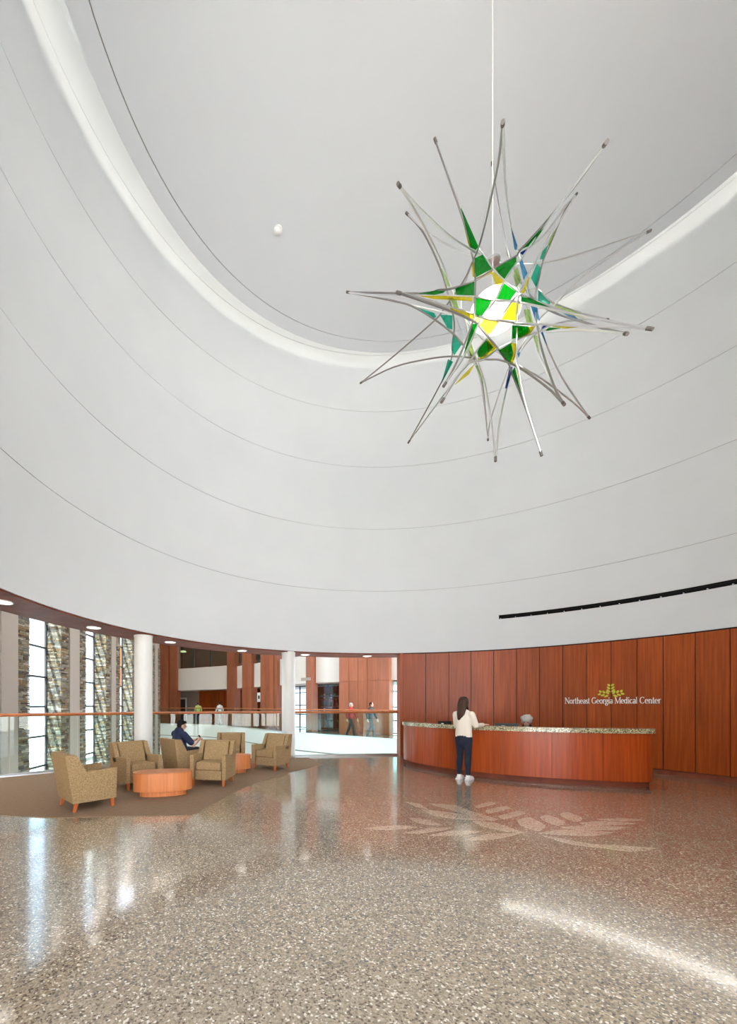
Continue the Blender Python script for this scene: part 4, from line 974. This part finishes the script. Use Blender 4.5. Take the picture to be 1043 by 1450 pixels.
def eyes(c, T, root, s=1.0):
    M = Matrix.Translation(c) @ T @ Matrix.Scale(s, 4)
    for e in (-1, 1):
        bm = bmesh.new(); ball(bm, (e*.031, .081, .008), (.012, .008, .008), 10, M); obj('eye', bm, M_EYE, root)
def hand(bm, wrist, d, up, side, s=1.0, curl=.5):
    """palm and five fingers from wrist along d; up is the back of the hand, side=+1 puts the thumb to d x up"""
    d = Vector(d).normalized(); up = (Vector(up)-d*Vector(up).dot(d)).normalized(); x = d.cross(up)*side; w0 = Vector(wrist)
    limb(bm, [w0, w0+d*.045*s, w0+d*.08*s], [.024*s, .036*s, .036*s], 12, .42, x)
    for i, (o, ln) in enumerate(((.031, .066), (.011, .076), (-.011, .071), (-.030, .055))):
        b = w0+d*.085*s+x*o*s; m = b+d*ln*.5*s-up*.012*curl*s; e = m+(d*ln*.5-up*ln*.45*curl)*s
        limb(bm, [b-d*.02*s, m, e], [.0105*s, .0095*s, .008*s], 8)
    b = w0+d*.03*s+x*.028*s; limb(bm, [b, b+(d*.03+x*.025-up*.008)*s, b+(d*.058+x*.03-up*.018*curl)*s], [.013*s, .011*s, .0095*s], 8)
def rotz(a): return Matrix.Rotation(a, 4, 'Z')
def rotx(a): return Matrix.Rotation(a, 4, 'X')

# ---- the woman at the desk
wo = thing('person', 'person with long brown hair in cream sweater standing at the desk, hand on the counter', 'person', (3.80, 7.93, 0), heading(.74, .67))
hc = Vector((.0, .035, 1.545)); HT = rotz(math.radians(-18)) @ rotx(math.radians(-8))
bm = bmesh.new()
head(bm, hc, HT, .95)
limb(bm, [(0,-.01,1.36), (0,.005,1.47)], [.052, .048])
limb(bm, [(0,0,.90), (0,.0,1.05), (0,-.0,1.22), (0,-.005,1.34)], [.13, .105, .12, .10], 16, .68, (1,0,0))
for s in (-1, 1):
    limb(bm, [(s*.075,0,.86), (s*.08,.012,.47), (s*.085,-.012,.09)], [.078, .05, .034], 14)
    limb(bm, [(s*.085,-.02,.05), (s*.09,.10,.035)], [.034, .03], 10)
RW, RE, RS = Vector((.27, .30, 1.105)), Vector((.215, .05, 1.09)), Vector((.15, -.005, 1.33))
LW, LE, LS = Vector((-.03, .30, 1.10)), Vector((-.19, .09, 1.07)), Vector((-.15, -.005, 1.33))
for S_, E_, W_, sd in ((RS, RE, RW, -1), (LS, LE, LW, 1)):
    limb(bm, [S_, E_, W_], [.048, .036, .024], 12); hand(bm, W_, (W_-E_)*.6+Vector((.03*(-sd), .12, 0)), (0,0,1), sd, .95, .25)
bo = fuse(obj('body', bm, M_SKIN, wo), .0065, 4)
bm = bmesh.new()
limb(bm, [(0,-.005,.845), (0,-.01,.93), (0,-.012,1.08), (0,-.012,1.22), (0,-.006,1.33)], [.158, .16, .148, .15, .118], 20, .74, (1,0,0))
limb(bm, [(0,-.005,1.33), (0,.0,1.41)], [.085, .06], 14)
for S_, E_, W_ in ((RS, RE, RW), (LS, LE, LW)): limb(bm, [S_-Vector((0,0,.02)), E_, W_-(W_-E_)*.18], [.070, .060, .042], 14)
fuse(obj('sweater', bm, M_SWEATER, wo), .012, 5)
bm = bmesh.new()
limb(bm, [(0,-.01,.80), (0,-.012,.90)], [.155, .15], 18, .76, (1,0,0))
for s in (-1, 1): limb(bm, [(s*.078,-.008,.82), (s*.08,.008,.47), (s*.084,-.012,.33), (s*.086,-.014,.115)], [.092, .062, .062, .044], 16)
fuse(obj('leggings', bm, M_NAVY_CLOTH, wo), .010, 4)
for s in (-1, 1):
    bm = bmesh.new(); limb(bm, [(s*.086,-.014,.075), (s*.086,-.014,.12)], [.04, .04], 12); obj('sock', bm, M_SOCK, wo, smooth=True)
    bm = bmesh.new(); limb(bm, [(s*.086,-.05,.045), (s*.088,.04,.05), (s*.094,.15,.036)], [.042, .046, .038], 14, .8); box(bm, (s*.09,.045,.012), (.085,.27,.024))
    fuse(obj('shoe', bm, M_SHOE, wo), .006, 4)
bm = bmesh.new()
M = Matrix.Translation(hc) @ HT
ball(bm, (0, -.022, .034), (.083, .096, .092), 20, M)
limb(bm, [M @ Vector((0, -.06, .05)), M @ Vector((0, -.08, -.03)), hc+Vector((-.012, -.105, -.13)), hc+Vector((-.025, -.125, -.22)), hc+Vector((-.04, -.135, -.31))], [.08, .085, .088, .08, .05], 18, .5, (1, 0, 0))
limb(bm, [M @ Vector((.07, -.02, .03)), M @ Vector((.082, -.02, -.09)), hc+Vector((.085, -.0, -.22))], [.026, .026, .014], 10)
limb(bm, [M @ Vector((-.07, -.01, .03)), M @ Vector((-.085, -.01, -.09)), hc+Vector((-.09, -.02, -.22))], [.026, .028, .018], 10)
fuse(obj('hair', bm, M_HAIRBROWN, wo), .010, 4)
eyes(hc, HT, bo, .95)

# ---- the reading man in the armchair
mn = thing('person', 'person with dark hair and glasses in navy shirt, sitting in an armchair reading a phone', 'person', (-1.93, 8.35, .01), heading(.75, .66))
hc = Vector((0, -.06, 1.055)); HT = rotx(math.radians(-20))
bm = bmesh.new()
head(bm, hc, HT, 1.0)
limb(bm, [(0,-.12,.90), (0,-.085,1.0)], [.058, .054])
limb(bm, [(0,-.06,.50), (0,-.09,.62), (0,-.12,.78), (0,-.12,.90)], [.15, .14, .155, .12], 16, .68, (1,0,0))
MA = []
for s in (-1, 1):
    limb(bm, [(s*.09,-.03,.505), (s*.11,.38,.50), (s*.11,.42,.10)], [.082, .06, .04], 14); limb(bm, [(s*.11,.40,.045), (s*.115,.54,.03)], [.04, .034], 10)
    S_, E_, W_ = Vector((s*.195,-.115,.875)), Vector((s*.27,.08,.65)), Vector((s*.07,.30,.73))
    MA.append((S_, E_, W_)); limb(bm, [S_, E_, W_], [.056, .042, .028], 12)
    hand(bm, W_, Vector((-s*.35, .8, .35)), (s*.6, -.2, .6), -s, 1.0, .9)
bo = fuse(obj('body', bm, M_SKIN, mn), .007, 4)
bm = bmesh.new()
limb(bm, [(0,-.06,.50), (0,-.09,.62), (0,-.125,.78), (0,-.122,.90)], [.172, .168, .185, .14], 20, .74, (1,0,0)); limb(bm, [(0,-.12,.90), (0,-.10,.955)], [.085, .066], 14)
for S_, E_, W_ in MA: limb(bm, [S_, S_+(E_-S_)*.72], [.08, .068], 14)
fuse(obj('shirt', bm, M_NAVYSHIRT, mn), .012, 5)
bm = bmesh.new(); limb(bm, [(0,-.06,.49), (0,-.06,.55)], [.165, .16], 16, .8, (1,0,0))
for s in (-1, 1): limb(bm, [(s*.092,-.03,.507), (s*.11,.385,.505), (s*.11,.42,.30), (s*.11,.42,.12)], [.095, .075, .062, .05], 16)
fuse(obj('trousers', bm, M_NAVY_CLOTH, mn), .012, 4)
for s in (-1, 1):
    bm = bmesh.new(); limb(bm, [(s*.11,.385,.05), (s*.115,.55,.04)], [.05, .04], 12, .8); obj('shoe', bm, M_DARKSHOE, mn, smooth=True)
M = Matrix.Translation(hc) @ HT
bm = bmesh.new(); ball(bm, (0, -.026, .042), (.083, .092, .084), 20, M); ball(bm, (0, .035, .085), (.058, .05, .035), 14, M); ball(bm, (0, -.05, -.015), (.066, .05, .06), 14, M)
fuse(obj('hair', bm, M_HAIRBLACK, mn), .010, 3)
bm = bmesh.new(); ball(bm, (0, .047, -.085), (.045, .032, .03), 14, M); obj('beard', bm, M_HAIRBLACK, mn, smooth=True)
bm = bmesh.new()
for e in (-1, 1):
    tube(bm, [M @ Vector((e*.034+.023*math.cos(t), .092, .008+.018*math.sin(t))) for t in [2*PI*k/16 for k in range(17)]], .003, 6)
    tube(bm, [M @ Vector((e*.058, .09, .012)), M @ Vector((e*.084, .0, .012))], .003, 6)
tube(bm, [M @ Vector((-.012, .095, .012)), M @ Vector((.012, .095, .012))], .003, 6)
obj('glasses', bm, M_BLACK, mn)
eyes(hc, HT, bo)
ph = thing('phone', 'small pale phone held in the reading man\'s hands', 'phone', (-1.93, 8.35, .01), heading(.75, .66))
bm = bmesh.new(); T_ = Matrix.Translation((0, .395, .785)) @ rotx(math.radians(35)); box(bm, (0,0,0), (.075, .012, .15), 0, T_); bevel_all(bm, .004, 2); obj('case', bm, M_WHITE, ph)
bm = bmesh.new(); box(bm, (0,-.0068,0), (.066, .002, .135), 0, T_); obj('screen', bm, M_BLACK, ph)

# ---- receptionist, seated behind the counter, and the chair
rc = thing('person', 'person with fluffy grey hair seated behind the reception counter', 'person', (5.72, 8.95, 0), heading(-.62, -.78))
hc = Vector((0, .06, 1.13)); HT = rotx(math.radians(-22))
bm = bmesh.new(); head(bm, hc, HT, 1.0); limb(bm, [(0,-.03,.96), (0,.02,1.06)], [.055, .052])
limb(bm, [(0,-.03,.56), (0,-.04,.72), (0,-.04,.88), (0,-.03,.96)], [.15, .14, .15, .11], 16, .7, (1,0,0)); RA = []
for s in (-1, 1):
    limb(bm, [(s*.09,0,.56), (s*.11,.40,.555), (s*.11,.40,.10)], [.08, .058, .04], 12); limb(bm, [(s*.11,.38,.045), (s*.115,.50,.03)], [.04, .034], 10)
    S_, E_, W_ = Vector((s*.185,-.03,.93)), Vector((s*.24,.10,.74)), Vector((s*.12,.30,.80)); RA.append((S_, E_, W_)); limb(bm, [S_, E_, W_], [.052, .04, .027], 12)
    hand(bm, W_, (-s*.2, 1, -.1), (0,0,1), -s, 1.0, .4)
bo = fuse(obj('body', bm, M_SKIN, rc), .009, 4)
bm = bmesh.new(); limb(bm, [(0,-.03,.56), (0,-.04,.72), (0,-.045,.88), (0,-.035,.96)], [.17, .165, .175, .13], 18, .76, (1,0,0))
for S_, E_, W_ in RA: limb(bm, [S_, E_, W_-(W_-E_)*.2], [.074, .06, .042], 12)
fuse(obj('jacket', bm, M_DARKSHOE, rc), .014, 4)
bm = bmesh.new(); limb(bm, [(0,-.02,.55), (0,-.02,.60)], [.16, .155], 16, .8, (1,0,0))
for s in (-1, 1): limb(bm, [(s*.092,0,.562), (s*.11,.40,.56), (s*.11,.40,.12)], [.092, .07, .05], 14)
fuse(obj('trousers', bm, M_NAVY_CLOTH, rc), .014, 4)
for s in (-1, 1):
    bm = bmesh.new(); limb(bm, [(s*.11,.365,.045), (s*.115,.51,.038)], [.045, .038], 12); obj('shoe', bm, M_DARKSHOE, rc, smooth=True)
M = Matrix.Translation(hc) @ HT; bm = bmesh.new(); ball(bm, (0, -.025, .05), (.108, .112, .10), 20, M)
for k in range(9): ball(bm, (.085*math.cos(k*.7), -.035+.07*math.sin(k*.7), .07+.02*math.sin(k*2.3)), .045, 10, M)
for e in (-1, 1): ball(bm, (e*.075, -.02, -.01), (.035, .05, .05), 10, M)
fuse(obj('hair', bm, M_HAIRGREY, rc), .012, 2)
eyes(hc, HT, bo)
oc = thing('office_chair', 'dark office chair of the grey haired receptionist behind the desk', 'chair', (5.72, 8.95, 0), heading(-.62, -.78))
bm = bmesh.new(); box(bm, (0,.08,.44), (.44,.44,.07)); bevel_all(bm, .02); obj('seat', bm, M_BLACK, oc)
bm = bmesh.new(); box(bm, (0,-.21,.72), (.40,.05,.40)); bevel_all(bm, .02); obj('backrest', bm, M_BLACK, oc)
bm = bmesh.new(); cyl(bm, (0,.05,.06), .03, .36, 12); obj('post', bm, M_GUN, oc)
for k in range(5):
    a = 2*PI*k/5; bm = bmesh.new(); tube(bm, [(0,.05,.07), (.27*math.cos(a), .05+.27*math.sin(a), .05)], .018, 8); ball(bm, (.27*math.cos(a), .05+.27*math.sin(a), .028), .028, 10); obj('leg', bm, M_BLACK, oc)

# ---- people walking on the far walkway
def walker(px, Y, dx, dy, label, H, top, legs, hairm, step=.18, skirt=False):
    x = (px-PX0)/FPX*Y; t = thing('person', label, 'person', (x, Y, 0), heading(dx, dy)); k = H/1.7
    P = lambda *v: Vector(v)*k
    hc = P(0, .03, 1.575); bm = bmesh.new(); head(bm, hc, Matrix.Identity(4), k); limb(bm, [P(0,0,1.40), P(0,.01,1.5)], [.054*k, .05*k])
    limb(bm, [P(0,0,.92), P(0,0,1.08), P(0,0,1.25), P(0,0,1.38)], [.14*k, .12*k, .145*k, .11*k], 14, .68, (1,0,0))
    sh_, arms = [], []
    for s in (-1, 1):
        f = s*step; limb(bm, [P(s*.08,0,.9), P(s*.085,f*.55+.03,.48), P(s*.085,f-.02,.09)], [.08*k, .055*k, .036*k], 12); sh_.append((s, f))
        S_, E_, W_ = P(s*.18,0,1.37), P(s*.23,-f*.5,1.11), P(s*.21,-f*.8+.08,.88); arms.append((S_, E_, W_))
        limb(bm, [S_, E_, W_], [.05*k, .038*k, .026*k], 10); hand(bm, W_, (0, .25, -1), (s, 0, 0), s, k, .6)
    fuse(obj('body', bm, M_SKIN, t), .012, 3)
    bm = bmesh.new(); limb(bm, [P(0,0,.90), P(0,0,1.08), P(0,0,1.25), P(0,0,1.37)], [.165*k, .155*k, .17*k, .125*k], 16, .74, (1,0,0))
    for S_, E_, W_ in arms: limb(bm, [S_, E_, W_-(W_-E_)*.15], [.07*k, .058*k, .042*k], 10)
    fuse(obj('shirt', bm, top, t), .018, 3)
    bm = bmesh.new(); limb(bm, [P(0,0,.86), P(0,0,.92)], [.15*k, .148*k], 14, .76, (1,0,0))
    for s, f in sh_: limb(bm, [P(s*.08,0,.88), P(s*.085,f*.55+.03,.48), P(s*.085,f-.02,.10)], [.094*k, .07*k, .055*k], 12)
    fuse(obj('trousers', bm, legs, t), .018, 3)
    for s, f in sh_:
        bm = bmesh.new(); limb(bm, [P(s*.085,f-.05,.045), P(s*.09,f+.10,.036)], [.045*k, .036*k], 10); obj('shoe', bm, M_DARKSHOE, t, smooth=True)
    bm = bmesh.new(); ball(bm, hc+P(0,-.025,.03), (.088*k,.098*k,.095*k), 16); ball(bm, hc+P(0,-.06,-.03), (.07*k,.05*k,.06*k), 12); fuse(obj('hair', bm, hairm, t), .014, 2)
walker(280.5, 31.6, -.5, .86, 'person in yellow green shirt walking on the far walkway', 1.72, mat('lime_shirt', lin(190,206,120), .8), M_NAVYSHIRT, M_HAIRBROWN, .2)
walker(311, 29.9, -.6, .5, 'person in white shirt and grey trousers walking on the far walkway', 1.75, M_WHITE, mat('grey_trousers', lin(140,146,138), .8), M_HAIRBROWN, .22)
walker(496.5, 18.9, .7, -.5, 'person with pale hair and red top on the far walkway by the wood block', 1.62, mat('red_top', lin(176,48,44), .8), mat('black_white_trousers', lin(52,50,52), .8), M_HAIRGREY, .24)
walker(525, 18.3, .75, -.6, 'person with dark hair and dark clothes on the far walkway by the wood block', 1.64, M_DARKSHOE, mat('dark_trousers', lin(48,46,50), .8), M_HAIRBLACK, .2)
